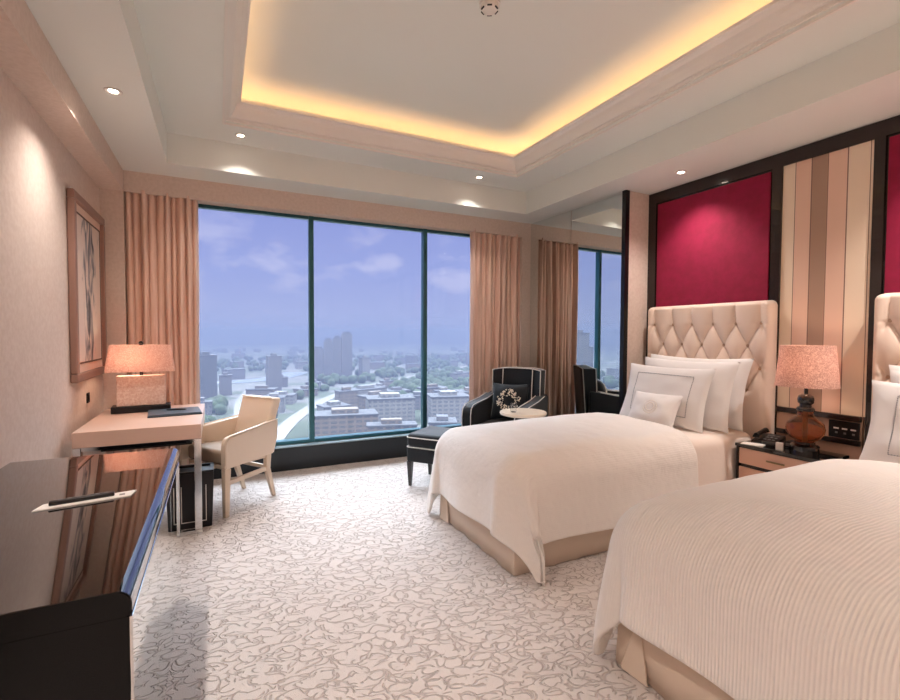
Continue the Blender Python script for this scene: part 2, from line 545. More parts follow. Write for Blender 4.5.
# mirrors on the pier
def mirror(y0, y1, label):
    t = thing('wall_mirror', label, 'mirror', (MX, (y0 + y1) / 2, 0), 0, None)
    h = (y1 - y0) / 2 - .004
    MB().box(0, .006, -h, h, .02, Z1 - .003).build('mirror_glass', M['mirror'], t)
    return t
TOE = radians(1.3)
mg = []
ym = 4.20
for (y0, y1, lab) in ((ym, 4.945, 'tall wall mirror panel next to the right curtain, reflecting it'),
                      (3.43, ym, 'tall wall mirror panel by the dark edge strip, reflecting the window')):
    t = mirror(y0, y1, lab)
    t.rotation_euler = (0, 0, TOE)
    yc = (y0 + y1) / 2
    t.location.x = MX + .0 - sin(TOE) * (yc - 4.945) * -1 * -1
    mg.append(t)
struct(MB().box(MX - .012, MX + .0395, YP - .012, 3.425, 0, Z1).build('trim_6', M['black_edge']), 'black vertical edge strip at the end of the mirror')

# bed wall panelling
PX = WX
pt = MB()
pt.box(PX - .045, PX, YB, YP, 2.70, Z1 - .005)                                   # top rail
for (a, b) in ((3.30, YP), (2.145, 2.215), (1.52, 1.58), (.335, .405), (-.30, -.23)):
    pt.box(PX - .045, PX, a, b, .0, 2.70)
struct(pt.build('trim_7', M['frame_dark'], smooth=False), 'dark wood frame round the wall panels above the beds')
def red_panel(y0, y1, lab):
    t = thing('fabric_wall_panel', lab, 'wall panel', (PX, (y0 + y1) / 2, 1.2), 0, None)
    h = (y1 - y0) / 2
    MB().box(-.03, 0, -h, h, 0, 1.5).build('backing', M['frame_dark'], t)
    MB().box(-.042, -.03, -h + .012, h - .012, .012, 1.486, bev=.006).build('fabric', M['red'], t)
red_panel(2.217, 3.298, 'crimson fabric wall panel above the bed nearer the window')
red_panel(.407, 1.518, 'crimson fabric wall panel above the nearer bed at right edge')
t = tag(MB().box(-.03, 0, -.281, .281, 0, 1.845).build('striped_wall_panel', M['stripes']), 'cream peach and tan vertical striped wall panel behind the bedside lamp', 'wall panel')
t.location = (PX, 1.8625, .855)
# bedside board between the headboards: two dark rails and a socket plate
bb = thing('bedside_backboard', 'peach board with two dark rails behind the bedside lamp', 'backboard', (PX, 1.8725, .6))
MB().box(-.03, 0, -.271, .271, -.10, .254).build('board', M['ledge_panel'], bb)
MB().box(-.055, -.031, -.271, .271, .215, .254, bev=.004).build('rail', M['frame_dark'], bb)
MB().box(-.055, -.031, -.271, .271, .05, .085, bev=.004).build('rail', M['frame_dark'], bb)
sp_ = thing('socket_plate', 'black socket plate on the peach board right of the bedside lamp', 'socket', (PX - .031, 1.70, .688))
MB().box(-.012, 0, -.09, .09, 0, .12, bev=.004).build('plate', M['black_plastic'], sp_)
for j in range(3):
    MB().box(-.016, -.0125, -.072 + j * .05, -.042 + j * .05, .062, .072).build('switch_mark', M['white_plastic'], sp_)
    MB().box(-.016, -.0125, -.066 + j * .05, -.052 + j * .05, .030, .042).build('switch_mark', M['grey_plastic'], sp_)

# ------------------------------------------------------------------ downlights and smoke detector
def downlight(x, y, z, lab, pw=28):
    t = thing('downlight', lab, 'ceiling light', (x, y, z), 0, None)
    MB().lathe([(.026, -.0005), (.046, -.0005), (.046, -.006), (.04, -.009), (.026, -.004), (.026, -.0005)], n=28).build('trim_ring', M['white_plastic'], t, True)
    MB().lathe([(.0, -.0035), (.025, -.0035), (.025, -.001), (0, -.001)], n=24).build('lens', M['downlight'], t)
    ld = bpy.data.lights.new('downlight_lamp', 'SPOT')
    ld.energy = pw; ld.color = (1, .90, .83); ld.spot_size = radians(112); ld.spot_blend = 1.0; ld.shadow_soft_size = .03
    lo = bpy.data.objects.new('downlight_lamp', ld); C.objects.link(lo)
    lo.location = (0, 0, -.02); lo.parent = t
    return t
DL = 60
downlight(-.53, 3.37, Z1, 'round downlight over the left side near the framed picture', DL * .6)
downlight(.19, 4.36, Z2, 'round downlight left of two in front of the window', DL * .4)
downlight(2.49, 4.36, Z2, 'round downlight right of two in front of the window', DL * .4)
downlight(3.60, 2.80, Z1, 'round downlight above the bed nearer the window', DL * .6)
# the same fittings carry on round the ring behind the photographer
for (x, y, z) in ((-.53, 1.2, Z1), (-.53, -1.0, Z1), (3.6, .95, Z1), (.9, -1.5, Z1), (2.4, -1.5, Z1), (3.6, -.8, Z1)):
    downlight(x, y, z, 'round downlight in the ceiling behind the photographer', DL * 1.25)['group'] = 'downlights behind the photographer'
sd = thing('smoke_detector', 'round white smoke detector on the ceiling tray', 'smoke detector', (1.45, 2.43, Z3))
MB().lathe([(.0, -.012), (.062, -.012), (.062, 0), (0, 0)], n=32).build('base_plate', M['white_plastic'], sd, True)
MB().lathe([(.0, -.05), (.022, -.05), (.045, -.04), (.052, -.028), (.052, -.0125), (0, -.0125)], n=32).build('housing', M['white_plastic'], sd, True)
for k in range(6):
    a = 2 * pi * k / 6
    mt = Matrix.Rotation(a, 4, 'Z')
    MB().box(.042, .05, -.014, .014, -.041, -.036, mat=mt).build('vent_slot', M['black_plastic'], sd)

# ------------------------------------------------------------------ curtains
def curtain(x0, x1, yc, lab, seed):
    n = 220
    rng = random.Random(seed)
    W = x1 - x0
    folds = []
    x = 0
    while x < 1:
        folds.append(x); x += rng.uniform(.07, .15)
    folds.append(1.0)
    lean = [rng.uniform(-.035, .035) for _ in folds]
    def shape(u, v):
        # v: 0 at the top, 1 at the floor; folds wander a little on the way down
        uu = u + .018 * sin(3.1 * v + 9 * u + seed) * v
        k = 0
        while k < len(folds) - 2 and folds[k + 1] < uu:
            k += 1
        f = (uu - folds[k]) / (folds[k + 1] - folds[k])
        amp = .050 + .018 * sin(k * 2.3 + seed)
        y = -amp * sin(pi * min(max(f, 0), 1)) ** .8 * (1 if k % 1 == 0 else -1)
        y += .012 * sin(u * 60 + 4 * v + seed) * (.3 + .7 * v) + .03
        xx = x0 + u * W + lean[k] * v * sin(pi * u) * .6
        g = .02 * noise.noise(Vector((u * 9, v * 2.2, seed)))
        return (xx, yc + y + g, 2.655 - v * 2.64)
    m = MB()
    m.grid(shape, n, 36)
    t = thing('curtain', lab, 'curtain')
    o = m.build('drape', M['satin'], t, True, 60)
    sol = o.modifiers.new('thickness', 'SOLIDIFY'); sol.thickness = .006
    MB().box(x0, x1, yc - .005, yc + .015, 2.656, 2.672).build('heading_tape', M['satin'], t)
    return t
curtain(-.715, -.155, 4.985, 'beige satin curtain left of the window behind the desk lamp', 3)
curtain(2.74, 3.445, 4.985, 'beige satin curtain right of the window behind the armchair', 8)

# ------------------------------------------------------------------ framed picture and switch
pc = thing('framed_picture', 'bronze framed ink-wash picture on the left wall above the desk', 'picture', (LX, 4.41, 1.06))
f = MB()
H_, W2 = 1.30, .475
for (y0, y1, z0, z1) in ((-W2, W2, 0, .06), (-W2, W2, H_ - .06, H_), (-W2, -W2 + .06, .06, H_ - .06), (W2 - .06, W2, .06, H_ - .06)):
    f.box(.002, .045, y0, y1, z0, z1, bev=.008)
f.build('frame', M['art_frame'], pc)
MB().box(.004, .02, -W2 + .055, W2 - .055, .055, H_ - .055).build('mount', M['mat'], pc)
f = MB()
a, b0, b1 = W2 - .10, .12, H_ - .12
for (y0, y1, z0, z1) in ((-a, a, b0, b0 + .012), (-a, a, b1 - .012, b1), (-a, -a + .012, b0, b1), (a - .012, a, b0, b1)):
    f.box(.0205, .026, y0, y1, z0, z1)
f.build('fillet', M['frame_dark'], pc)
o = MB().box(.0, .003, -a + .012, a - .012, -(b1 - b0) / 2 + .012, (b1 - b0) / 2 - .012).build('artwork', M['art'], pc)
o.location = (.0203, 0, (b0 + b1) / 2)
sw = thing('light_switch', 'small dark switch plate on the left wall below the picture', 'switch', (LX, 4.40, .87))
MB().box(0, .008, -.035, .035, 0, .075, bev=.002).build('plate', M['leather_dark'], sw)
MB().box(.0085, .013, -.018, .018, .012, .063, bev=.002).build('rocker', M['black_plastic'], sw)

# ------------------------------------------------------------------ desk
dk = thing('desk', 'peach lacquered writing desk on chrome legs by the left wall', 'desk', (-.47, 4.215, 0))
MB().box(-.36, .36, -.535, .535, .668, .77, bev=.004).build('tabletop', M['cream_lacquer'], dk)
MB().box(-.22, .30, -.49, .05, .625, .667).build('drawer', M['desk_recess_shade'], dk)  # dark box standing in for the shadowed recess under the tabletop
for sx in (-1, 1):
    for sy in (-1, 1):
        MB().box(sx * .36, sx * .315, sy * .535, sy * .49, .03, .667, bev=.002).build('leg', M['chrome'], dk)
for sy in (-1, 1):
    MB().box(-.36, .36, sy * .535, sy * .49, 0, .03, bev=.002).build('foot_rail', M['chrome'], dk)
    MB().box(-.314, .314, sy * .53, sy * .495, .645, .667).build('apron_rail', M['chrome'], dk)

# desk lamp: rectangular shade on a block body
dl = thing('desk_lamp', 'square block desk lamp with wide tapered shade on the peach desk', 'lamp', (-.555, 4.50, .77), radians(4))
MB().box(-.20, .20, -.085, .085, 0, .05, bev=.004).build('plinth', M['leather_dark'], dl)
MB().box(-.165, .165, -.055, .055, .0505, .29, bev=.006).build('body', M['lamp_block'], dl)
MB().box(-.012, .012, -.012, .012, .29, .54, bev=.002).build('stem', M['frame_dark'], dl)
def tapered_shade(wb, db, wt, dt, z0, z1, th=.004):
    def loop(w, d, z, n=8, rr=.02):
        P = []
        for cx, cy, a0 in ((w - rr, d - rr, 0), (-w + rr, d - rr, 90), (-w + rr, -d + rr, 180), (w - rr, -d + rr, 270)):
            for k in range(n + 1):
                a = radians(a0 + 90 * k / n)
                P.append((cx + rr * cos(a), cy + rr * sin(a), z))
        return P
    L = [loop(wb, db, z0), loop(wt, dt, z1), loop(wt - th, dt - th, z1), loop(wb - th, db - th, z0)]
    n = len(L[0])
    V = [p for l in L for p in l]
    F = []
    for i in range(4):
        j = (i + 1) % 4
        for k in range(n):
            F.append((i * n + k, i * n + (k + 1) % n, j * n + (k + 1) % n, j * n + k))
    m = MB(); m.add(V, F)
    return m
tapered_shade(.235, .13, .205, .10, .325, .535).build('lamp_shade', M['shade_desk'], dl, True, 30)
MB().ball((0, 0, .0), .03, 2).build('bulb', M['bulb'], dl, True).location = (.07, 0, .42)
MB().lathe([(.0, .54), (.014, .54), (.018, .55), (.01, .562), (0, .565)], n=16).build('finial', M['frame_dark'], dl, True)
def bulb_light(parent, loc, e):
    ld = bpy.data.lights.new('bulb_lamp', 'POINT'); ld.energy = e; ld.color = (1, .74, .55); ld.shadow_soft_size = .035
    lo = bpy.data.objects.new('bulb_lamp', ld); C.objects.link(lo); lo.location = loc; lo.parent = parent
bulb_light(dl, (-.07, 0, .43), 1.2)

fo = thing('desk_folder', 'blue-grey leather folder lying on the peach desk', 'folder', (-.30, 4.27, .7705), radians(6))
MB().box(-.19, .17, -.16, .16, 0, .012, bev=.003).build('cover', M['folder'], fo)
MB().box(-.185, .165, -.155, .157, .0125, .018, bev=.002).build('leaf', M['folder'], fo)
pn = thing('pen', 'slim dark pen lying on the blue-grey folder', 'pen', (-.30, 4.30, .7945), radians(-12))
MB().tube([(-.07, 0, 0), (.06, 0, 0), (.072, 0, 0)], [.005, .005, .001], 10).build('barrel', M['black_plastic'], pn, True)
MB().box(.0, .05, -.0015, .0015, .005, .0075).build('clip', M['gold'], pn)

# ------------------------------------------------------------------ desk chair
ch = thing('desk_armchair', 'cream leather armchair drawn up to the desk by the window', 'chair', (.09, 4.29, 0), radians(125.6))
wF, wB = .27, .215          # half widths at the front and at the back
# seat cushion
MB().hexa([(-wF + .05, .24, .38), (wF - .05, .24, .38), (wB - .03, -.22, .38), (-wB + .03, -.22, .38)],
          [(-wF + .05, .245, .50), (wF - .05, .245, .50), (wB - .03, -.22, .48), (-wB + .03, -.22, .48)], bev=.03, seg=4).build('seat', M['seat_grey'], ch, True)
# backrest leans back
MB().hexa([(-wB + .02, -.16, .49), (wB - .02, -.16, .49), (wB - .02, -.24, .47), (-wB + .02, -.24, .47)],
          [(-wB + .015, -.265, .85), (wB - .015, -.265, .85), (wB - .015, -.365, .84), (-wB + .015, -.365, .84)], bev=.025, seg=4).build('backrest', M['chair_leather'], ch, True)
MB().tube([(-wB + .03, -.262, .848), (-.08, -.258, .842), (.08, -.258, .842), (wB - .03, -.262, .848)], .006, 8).build('piping', M['chair_leather'], ch, True)
for s in (-1, 1):
    # closed upholstered side with a rounded front top corner, leaning with the back
    prof = [(.275, .37), (.275, .54), (.265, .585), (.235, .61), (-.20, .655), (-.285, .665), (-.27, .52), (-.235, .385)]
    m = MB()
    V, F = [], []
    n = len(prof)
    for off in (-.028, .028):
        for (y, z) in prof:
            k = (y + .25) / .5
            V.append((s * (wB + (wF - wB) * k) + off * (1), y, z))
    F = [tuple(range(n)), tuple(range(2 * n - 1, n - 1, -1))] + [(i, i + n, (i + 1) % n + n, (i + 1) % n) for i in range(n)]
    vs, fs = m.add(V, F)
    bmesh.ops.bevel(m.bm, geom=list({e for f_ in fs for e in f_.edges}), offset=.008, segments=2, affect='EDGES')
    m.build('arm', M['chair_leather'], ch, True)
    # stitched welt along the arm's top
    m = MB()
    m.tube([(s * (wB + (wF - wB) * ((y + .25) / .5)) + s * .024, y, z + .001) for y, z in ((.272, .40), (.275, .54), (.264, .588), (.235, .612), (-.20, .657), (-.28, .666))], .0045, 6)
    m.build('welt', M['pale_wood'], ch, True)
    m = MB()
    m.hexa([(s * wF - .018, .235, 0), (s * wF + .018, .235, 0), (s * wF + .018, .27, 0), (s * wF - .018, .27, 0)],
           [(s * wF - .024, .22, .37), (s * wF + .024, .22, .37), (s * wF + .024, .272, .37), (s * wF - .024, .272, .37)], bev=.004)
    m.build('leg', M['pale_wood'], ch, True)
    m = MB()
    m.hexa([(s * .19 - .016, -.285, 0), (s * .19 + .016, -.285, 0), (s * .19 + .016, -.255, 0), (s * .19 - .016, -.255, 0)],
           [(s * .2 - .02, -.215, .26), (s * .2 + .02, -.215, .26), (s * .2 + .02, -.17, .26), (s * .2 - .02, -.17, .26)], bev=.004)
    m.hexa([(s * .2 - .02, -.215, .255), (s * .2 + .02, -.215, .255), (s * .2 + .02, -.17, .255), (s * .2 - .02, -.17, .255)],
           [(s * .205 - .022, -.22, .385), (s * .205 + .022, -.22, .385), (s * .205 + .022, -.17, .385), (s * .205 - .022, -.17, .385)], bev=.004)
    m.build('leg', M['pale_wood'], ch, True)
    MB().hexa([(s * (wF) - .012, .235, .24), (s * (wF) + .012, .235, .24), (s * .20 + .012, -.19, .24), (s * .20 - .012, -.19, .24)],
              [(s * (wF) - .012, .235, .275), (s * (wF) + .012, .235, .275), (s * .20 + .012, -.19, .275), (s * .20 - .012, -.19, .275)], bev=.003).build('side_stretcher', M['pale_wood'], ch)
MB().box(-.185, .185, -.205, -.18, .255, .285, bev=.003).build('back_stretcher', M['pale_wood'], ch)
MB().box(-.21, .21, -.22, .235, .352, .3795, bev=.004).build('seat_frame', M['pale_wood'], ch)

# waste bin below the desk
bn = thing('waste_bin', 'black waste bin with pale outlined panel under the desk', 'bin', (-.165, 3.91, 0))
m = MB()
m.hexa([(-.115, -.10, 0), (.115, -.10, 0), (.115, .10, 0), (-.115, .10, 0)], [(-.13, -.11, .40), (.13, -.11, .40), (.13, .11, .40), (-.13, .11, .40)], bev=.006)
m.build('body', M['leather_dark'], bn, True)
m = MB(); ring(m, (-.128, .128, -.108, .108), (-.105, .105, -.085, .085), .401, .415); m.build('rim', M['black_plastic'], bn)
m = MB()
for (x0, x1, z0, z1) in ((-.08, .08, .05, .055), (-.08, .08, .315, .32), (-.08, -.075, .055, .315), (.075, .08, .055, .315)):
    m.box(x0, x1, -.1125, -.109, z0, z1)
m.build('outline', M['piping'], bn).rotation_euler = (-.015, 0, 0)
bn.location = (-.165, 3.89, 0)

# ------------------------------------------------------------------ black console with mirrored front
cs = thing('console', 'black gloss lacquer console with mirrored front in the left foreground', 'console', (-.525, 2.065, 0))
hl = .765
# top slab, rounded long edge facing the room: profile in x,z
px_ = [(-.34, .735), (.325, .735), (.334, .739), (.338, .748)]
for k in range(7):
    a = radians(k * 90 / 6)
    px_.append((.306 + .032 * cos(a), .768 + .032 * sin(a)))
px_.append((-.34, .80))
m = MB(); m.prism(px_, 'y', -hl, hl)
bmesh.ops.bevel(m.bm, geom=[e for e in m.bm.edges if abs(e.verts[0].co.y - e.verts[1].co.y) < 1e-6], offset=.003, segments=2, affect='EDGES')
o = m.build('top', M['gloss_black'], cs, True, 30)
o.data.materials.append(M['black_panel'])
for p in o.data.polygons:
    if abs(p.normal.y) > .9:
        p.material_index = 1
MB().box(-.34, .331, -hl + .004, hl - .004, .05, .734).build('carcass', M['black_panel'], cs)
MB().box(-.33, .30, -hl + .03, hl - .03, 0, .05).build('plinth', M['black_plastic'], cs)
e0 = -hl + .012
wdt = (2 * hl - .024) / 3
for k in range(3):
    d = MB().box(.3315, .337, e0 + k * wdt + .002, e0 + (k + 1) * wdt - .002, .055, .728, bev=.003).build('mirrored_door', M['mirror'], cs)
MB().box(.3315, .338, -hl + .004, -hl + .0115, .05, .734, bev=.001).build('edge_strip', M['chrome'], cs)
tr = thing('notepad', 'long white notepad slip lying on the black gloss console', 'notepad', (-.425, 2.06, .8005), radians(10))
m = MB(); m.prism([(-.145, -.03), (.13, -.032), (.15, .03), (-.12, .03)], 'z', 0, .004); m.build('paper', M['white_paper'], tr)
MB().box(.095, .112, -.012, .004, .0042, .0055).build('printed_mark', M['grey_plastic'], tr)
rc = thing('remote_control', 'slim black remote lying along the white notepad on the console', 'remote', (-.435, 2.063, .8046), radians(10))
MB().box(-.095, .09, -.014, .014, 0, .014, bev=.004).build('body', M['black_plastic'], rc, True)
for k in range(6):
    MB().box(-.07 + k * .026, -.058 + k * .026, -.006, .006, .0141, .0155).build('key', M['grey_plastic'], rc)

# ------------------------------------------------------------------ beds
def tuft(y, z):
    """depth of the diamond-buttoned leather, y along the headboard, z height on it"""
    sy, zt, rows, dz = .2, 1.50, 4, .18
    zb = zt - (rows - 1) * dz
    edge = min(1, max(0, (.575 - abs(y)) / .05))
    if z > zt:
        p = abs(cos(pi * y / sy)) if False else abs(sin(pi * (y / sy + .5)))
        h = p ** .45
        k = min(1, (z - zt) / .10)
        h = h + (1 - h) * max(0, k) * .35
    elif z >= zb:
        a = (y / sy + .5) + (zt - z) / (2 * dz)
        b = (y / sy + .5) - (zt - z) / (2 * dz)
        p = abs(sin(pi * a)) * abs(sin(pi * b))
        h = p ** .33
        # side strips stay plain beyond the outermost buttons
        if abs(y) > .52:
            k = min(1, (abs(y) - .52) / .04)
            fl = min(abs((zt - z) / (2 * dz) - round((zt - z) / (2 * dz))) * 2 * dz / .02, 1)
            h = h * (1 - k) + k * (.55 + .45 * fl ** .5)
    else:
        p = abs(sin(pi * (y / sy + .5 + .5 * ((rows - 1) % 2))))
        k = min(1, (zb - z) / .05)
        h = p ** .45 * (1 - k) + k
    return h * edge + (1 - edge) * .75 * (edge ** .0)

def headboard_mesh():
    W, zb, zt, R = .59, .30, 1.68, .05
    m = MB()
    nu, nv = 150, 150
    def f(u, v):
        y = -W + 2 * W * u
        z = zb + (zt - zb) * v
        # rounded top corners
        dy, dz = abs(y) - (W - R), z - (zt - R)
        if dy > 0 and dz > 0:
            mx = max(dy, dz); ln = hypot(dy, dz)
            k = mx / ln
            y = (W - R + dy * k) * (1 if y > 0 else -1); z = zt - R + dz * k
        d_edge = min(W - abs(y), zt - z)
        if dy > 0 and dz > 0:
            d_edge = R - hypot(abs(y) - (W - R), z - (zt - R))
        rr = .035
        rnd = 1 if d_edge >= rr else sqrt(max(0, 1 - (1 - d_edge / rr) ** 2))
        x = -.008 - .04 * rnd - .05 * tuft(y, z) * rnd
        return (x, y, z)
    m.grid(f, nu, nv)
    # closed back
    m.grid(lambda u, v: (.02 if True else 0, f(u, v)[1], f(u, v)[2]), nu, 1) if False else None
    return m

def bed(yc, lab):
    t = thing('bed', lab, 'bed', (WX - .045, yc, 0))
    x0 = 1.53 - t.location.x          # foot end in local x
    hb = headboard_mesh().build('headboard', M['headboard'], t, True, 80)
    s = hb.modifiers.new('body', 'SOLIDIFY'); s.thickness = .006; s.offset = -1
    sy, zt, rows, dz = .2, 1.50, 4, .18
    for r_ in range(rows):
        z = zt - r_ * dz
        ys = [(-.5 + i * sy) for i in range(6)] if r_ % 2 == 0 else [(-.4 + i * sy) for i in range(5)]
        for y in ys:
            b = MB(); bmesh.ops.create_uvsphere(b.bm, u_segments=12, v_segments=8, radius=.013)
            b.build('button', M['button'], hb, True).location = (-.062, y, z)
            hb.children[-1].scale = (.5, 1, 1)
    MB().box(x0 + .02, -.12, -.48, .48, .10, .36, bev=.02).build('box_spring', M['skirt'], t)
    MB().box(x0 + .02, -.125, -.485, .485, .362, .61, bev=.08, seg=4).build('mattress', M['mattress'], t, True)
    # skirt: tailored panels to the floor with flared kick pleats at the corners
    m = MB()
    zs = (.005, .12, .36)
    path = []
    W = .495
    def along(p, q, n):
        return [(p[0] + (q[0] - p[0]) * i / n, p[1] + (q[1] - p[1]) * i / n) for i in range(n)]
    path += along((-.12, -W), (x0, -W), 40) + along((x0, -W), (x0, W), 26) + along((x0, W), (-.12, W), 40) + [(-.12, W)]
    def out(p, k):
        # outward push, stronger at the floor and near the corners
        x, y = p
        nx = -1 if abs(x - x0) < 1e-6 else 0
        ny = (-1 if y < 0 else 1) if abs(abs(y) - W) < 1e-6 else 0
        dc = hypot(x - x0, abs(y) - W)
        g = .006 * k + .012 * k * math.exp(-(dc / .09) ** 2) + .006 * k * sin(37 * x + 31 * y)
        ln = hypot(nx, ny) or 1
        return x + nx / ln * g, y + ny / ln * g
    V, F = [], []
    for z, k in zip(zs, (1, .65, 0)):
        for p in path:
            a, b = out(p, k); V.append((a, b, z))
    n = len(path)
    for i in range(2):
        for j in range(n - 1):
            F.append((i * n + j, i * n + j + 1, (i + 1) * n + j + 1, (i + 1) * n + j))
    m.add(V, F)
    o = m.build('bed_skirt', M['skirt'], t, True, 50)
    o.modifiers.new('thickness', 'SOLIDIFY').thickness = .006
    # folded pleat flap on the foot corners
    for sgn in ((-1, 1) if yc < 2 else (1,)):
        m = MB()
        m.add([(x0 - .004, sgn * (W - .10), .26), (x0 - .004, sgn * W, .28), (x0 + .01, sgn * (W + .012), .008), (x0 - .03, sgn * (W - .035), .008), (x0 - .022, sgn * (W - .16), .008)],
              [(0, 1, 2, 3), (0, 3, 4)])
        o = m.build('kick_pleat', M['skirt'], t)
        o.modifiers.new('thickness', 'SOLIDIFY').thickness = .006
    return t
bed(2.735, 'bed nearer the window, cream buttoned headboard and oatmeal skirt')
bed(.945, 'nearest bed at the right edge, cream buttoned headboard and oatmeal skirt')

def drape(name, mat, yc, hw, xf, xh, top, ovf, ovy, seed, tips, thick=.022, res=.024, crown=.05, lab=None, cat=None, parent=None, foot=True, head_round=0, R=.085):
    """cloth lying on a bed (foot at xf, free edge at xh) and hanging over its foot and long sides"""
    def arc(d):
        if d <= 0:
            return 0, 0
        if d < R * pi / 2:
            a = d / R
            return R * sin(a), R * (1 - cos(a))
        return R, R + d - R * pi / 2
    ua = []
    a = -ovf if foot else 0
    na = int((xh - xf + (ovf if foot else 0)) / res)
    nb = int((2 * hw + 2 * ovy) / res)
    V, UV = [], []
    for i in range(na + 1):
        sa = (-ovf if foot else 0) + (xh - xf + (ovf if foot else 0)) * i / na
        for j in range(nb + 1):
            sb = -hw - ovy + (2 * hw + 2 * ovy) * j / nb
            da = max(0, R - sa) if foot else 0
            db = max(0, abs(sb) - (hw - R))
            sg = 1 if sb > 0 else -1
            bx = max(sa, R) if foot else sa
            by = max(-(hw - R), min(hw - R, sb))
            nz = noise.noise(Vector((sa * 2.1 + seed, sb * 2.3, seed)))
            nz2 = noise.noise(Vector((sa * 6 + seed, sb * 5, 3 + seed)))
            if da == 0 and db == 0:
                x, y, z = bx, by, top
            elif da > 0 and db == 0:
                o, d = arc(da)
                hang = max(0, da - R)
                wv = .018 * sin(sb * 9 + seed) * hang / .4 + .03 * hang * nz
                x, y, z = R - o - wv - .06 * hang ** 1.2, by, top - d
            elif db > 0 and da == 0:
                o, d = arc(db)
                hang = max(0, db - R)
                wv = .016 * sin(sa * 7 + seed * 1.7) * hang / .4 + .03 * hang * nz
                x, y, z = bx, by + sg * (o + wv + .05 * hang), top - d
            else:
                th = atan2(db, da)               # 0 = foot side, 90 deg = long side
                rr_ = hypot(da, db)
                o, d = arc(rr_)
                hang = max(0, rr_ - R)
                s2 = sin(2 * th)
                tip = tips[0] if sg < 0 else tips[1]
                k = (1 - abs(th - pi / 4) / (pi / 4)) ** 1.15 * min(1, hang / .42)
                fl = .055 * hang
                x = R - (o + fl) * cos(th) + tip[0] * k
                y = by + sg * (o + fl) * sin(th) + tip[1] * k
                # pleat the spare cloth
                pl = sin(th * 6 + seed) * .018 * min(1, hang / .3)
                x -= pl * cos(th); y += sg * pl * sin(th)
                z = top - d * (1 + .10 * max(0, s2))
            inner = max(0, 1 - (da + db) / .12)
            cr = crown * (1 - (sb / hw) ** 2) if abs(sb) < hw else 0
            cr *= min(1, max(0, sa / .35)) if foot else 1
            nz3 = noise.noise(Vector((sa * 13 + sb * 5 + seed, sb * 15 - sa * 4, 7 + seed)))
            z += max(0, cr) + (.012 * nz + .006 * nz2 + .003 * nz3) * inner
            z = max(z, .012)
            V.append((xf + x, yc + y, z))
            UV.append((sa, sb))
    F = []
    for i in range(na):
        for j in range(nb):
            a = i * (nb + 1) + j
            F.append((a, a + nb + 1, a + nb + 2, a + 1))
    me = bpy.data.meshes.new(name)
    me.from_pydata(V, [], F)
    uvl = me.uv_layers.new(name='UVMap')
    for lp in me.loops:
        uvl.data[lp.index].uv = UV[lp.vertex_index]
    for p in me.polygons:
        p.use_smooth = True
    me.materials.append(mat)
    o = bpy.data.objects.new(name, me)
    C.objects.link(o)
    if parent:
        o.parent = parent
    sm = o.modifiers.new('smooth', 'SMOOTH'); sm.iterations = 2; sm.factor = .5
    s = o.modifiers.new('thickness', 'SOLIDIFY'); s.thickness = thick; s.offset = 1
    sb_ = o.modifiers.new('sub', 'SUBSURF'); sb_.levels = 1; sb_.render_levels = 1
    if lab:
        tag(o, lab, cat)
    return o

for yc, where, sd_, cr in ((2.735, 'on the bed nearer the window', 1.3, .035), (.93, 'on the nearest bed at right', 4.1, .085)):
    near = yc < 2
    drape('bed_sheet', M['sheet'], yc + (.015 if near else 0), .505, 2.96, 3.74, .634, .4, .33, sd_ + 5, ((0, 0), (0, 0)), thick=.008, crown=.01,
          lab='peach white sheet showing below the pillows ' + where, cat='sheet', foot=False, R=.06)
    drape('duvet', M['duvet' if near else 'duvet_plain'], yc, .545, 1.475, 3.02, .672, .37 if near else .385, .42, sd_, ((.11, -.09) if near else (.12, -.15), (-.02, .03) if near else (-.04, .05)), thick=.026, crown=cr, R=.13 if near else .15,
          lab=('white ribbed duvet with hanging corners ' if near else 'smooth white duvet with hanging corners ') + where, cat='duvet')

# ------------------------------------------------------------------ pillows
def pillow_bm(w, h, t, flange=0., seed=0):
    """upright pillow: width along y, height along z (base at 0), thickness along x"""
    m = MB()
    n = 34
    def f(side):
        def g(u, v):
            a, b = 2 * u - 1, 2 * v - 1
            kx = 1 - .07 * (1 - abs(b) ** 2) * abs(a) ** 3      # edges draw in between the corners
            ky = 1 - .08 * (1 - abs(a) ** 2) * abs(b) ** 3
            A = max(0, 1 - abs(a) ** 2.6); B = max(0, 1 - abs(b) ** 2.6)
            th = (A * B) ** .55
            wr = .012 * noise.noise(Vector((a * 2.4 + seed, b * 2.2, side * 3 + seed))) * th
            return (side * (t / 2 * th) + wr + side * .002, a * w / 2 * kx, h / 2 + b * h / 2 * ky)
        return g
    m.grid(f(-1), n, n)
    m.grid(f(1), n, n)
    bmesh.ops.remove_doubles(m.bm, verts=m.bm.verts, dist=.0045)
    return m
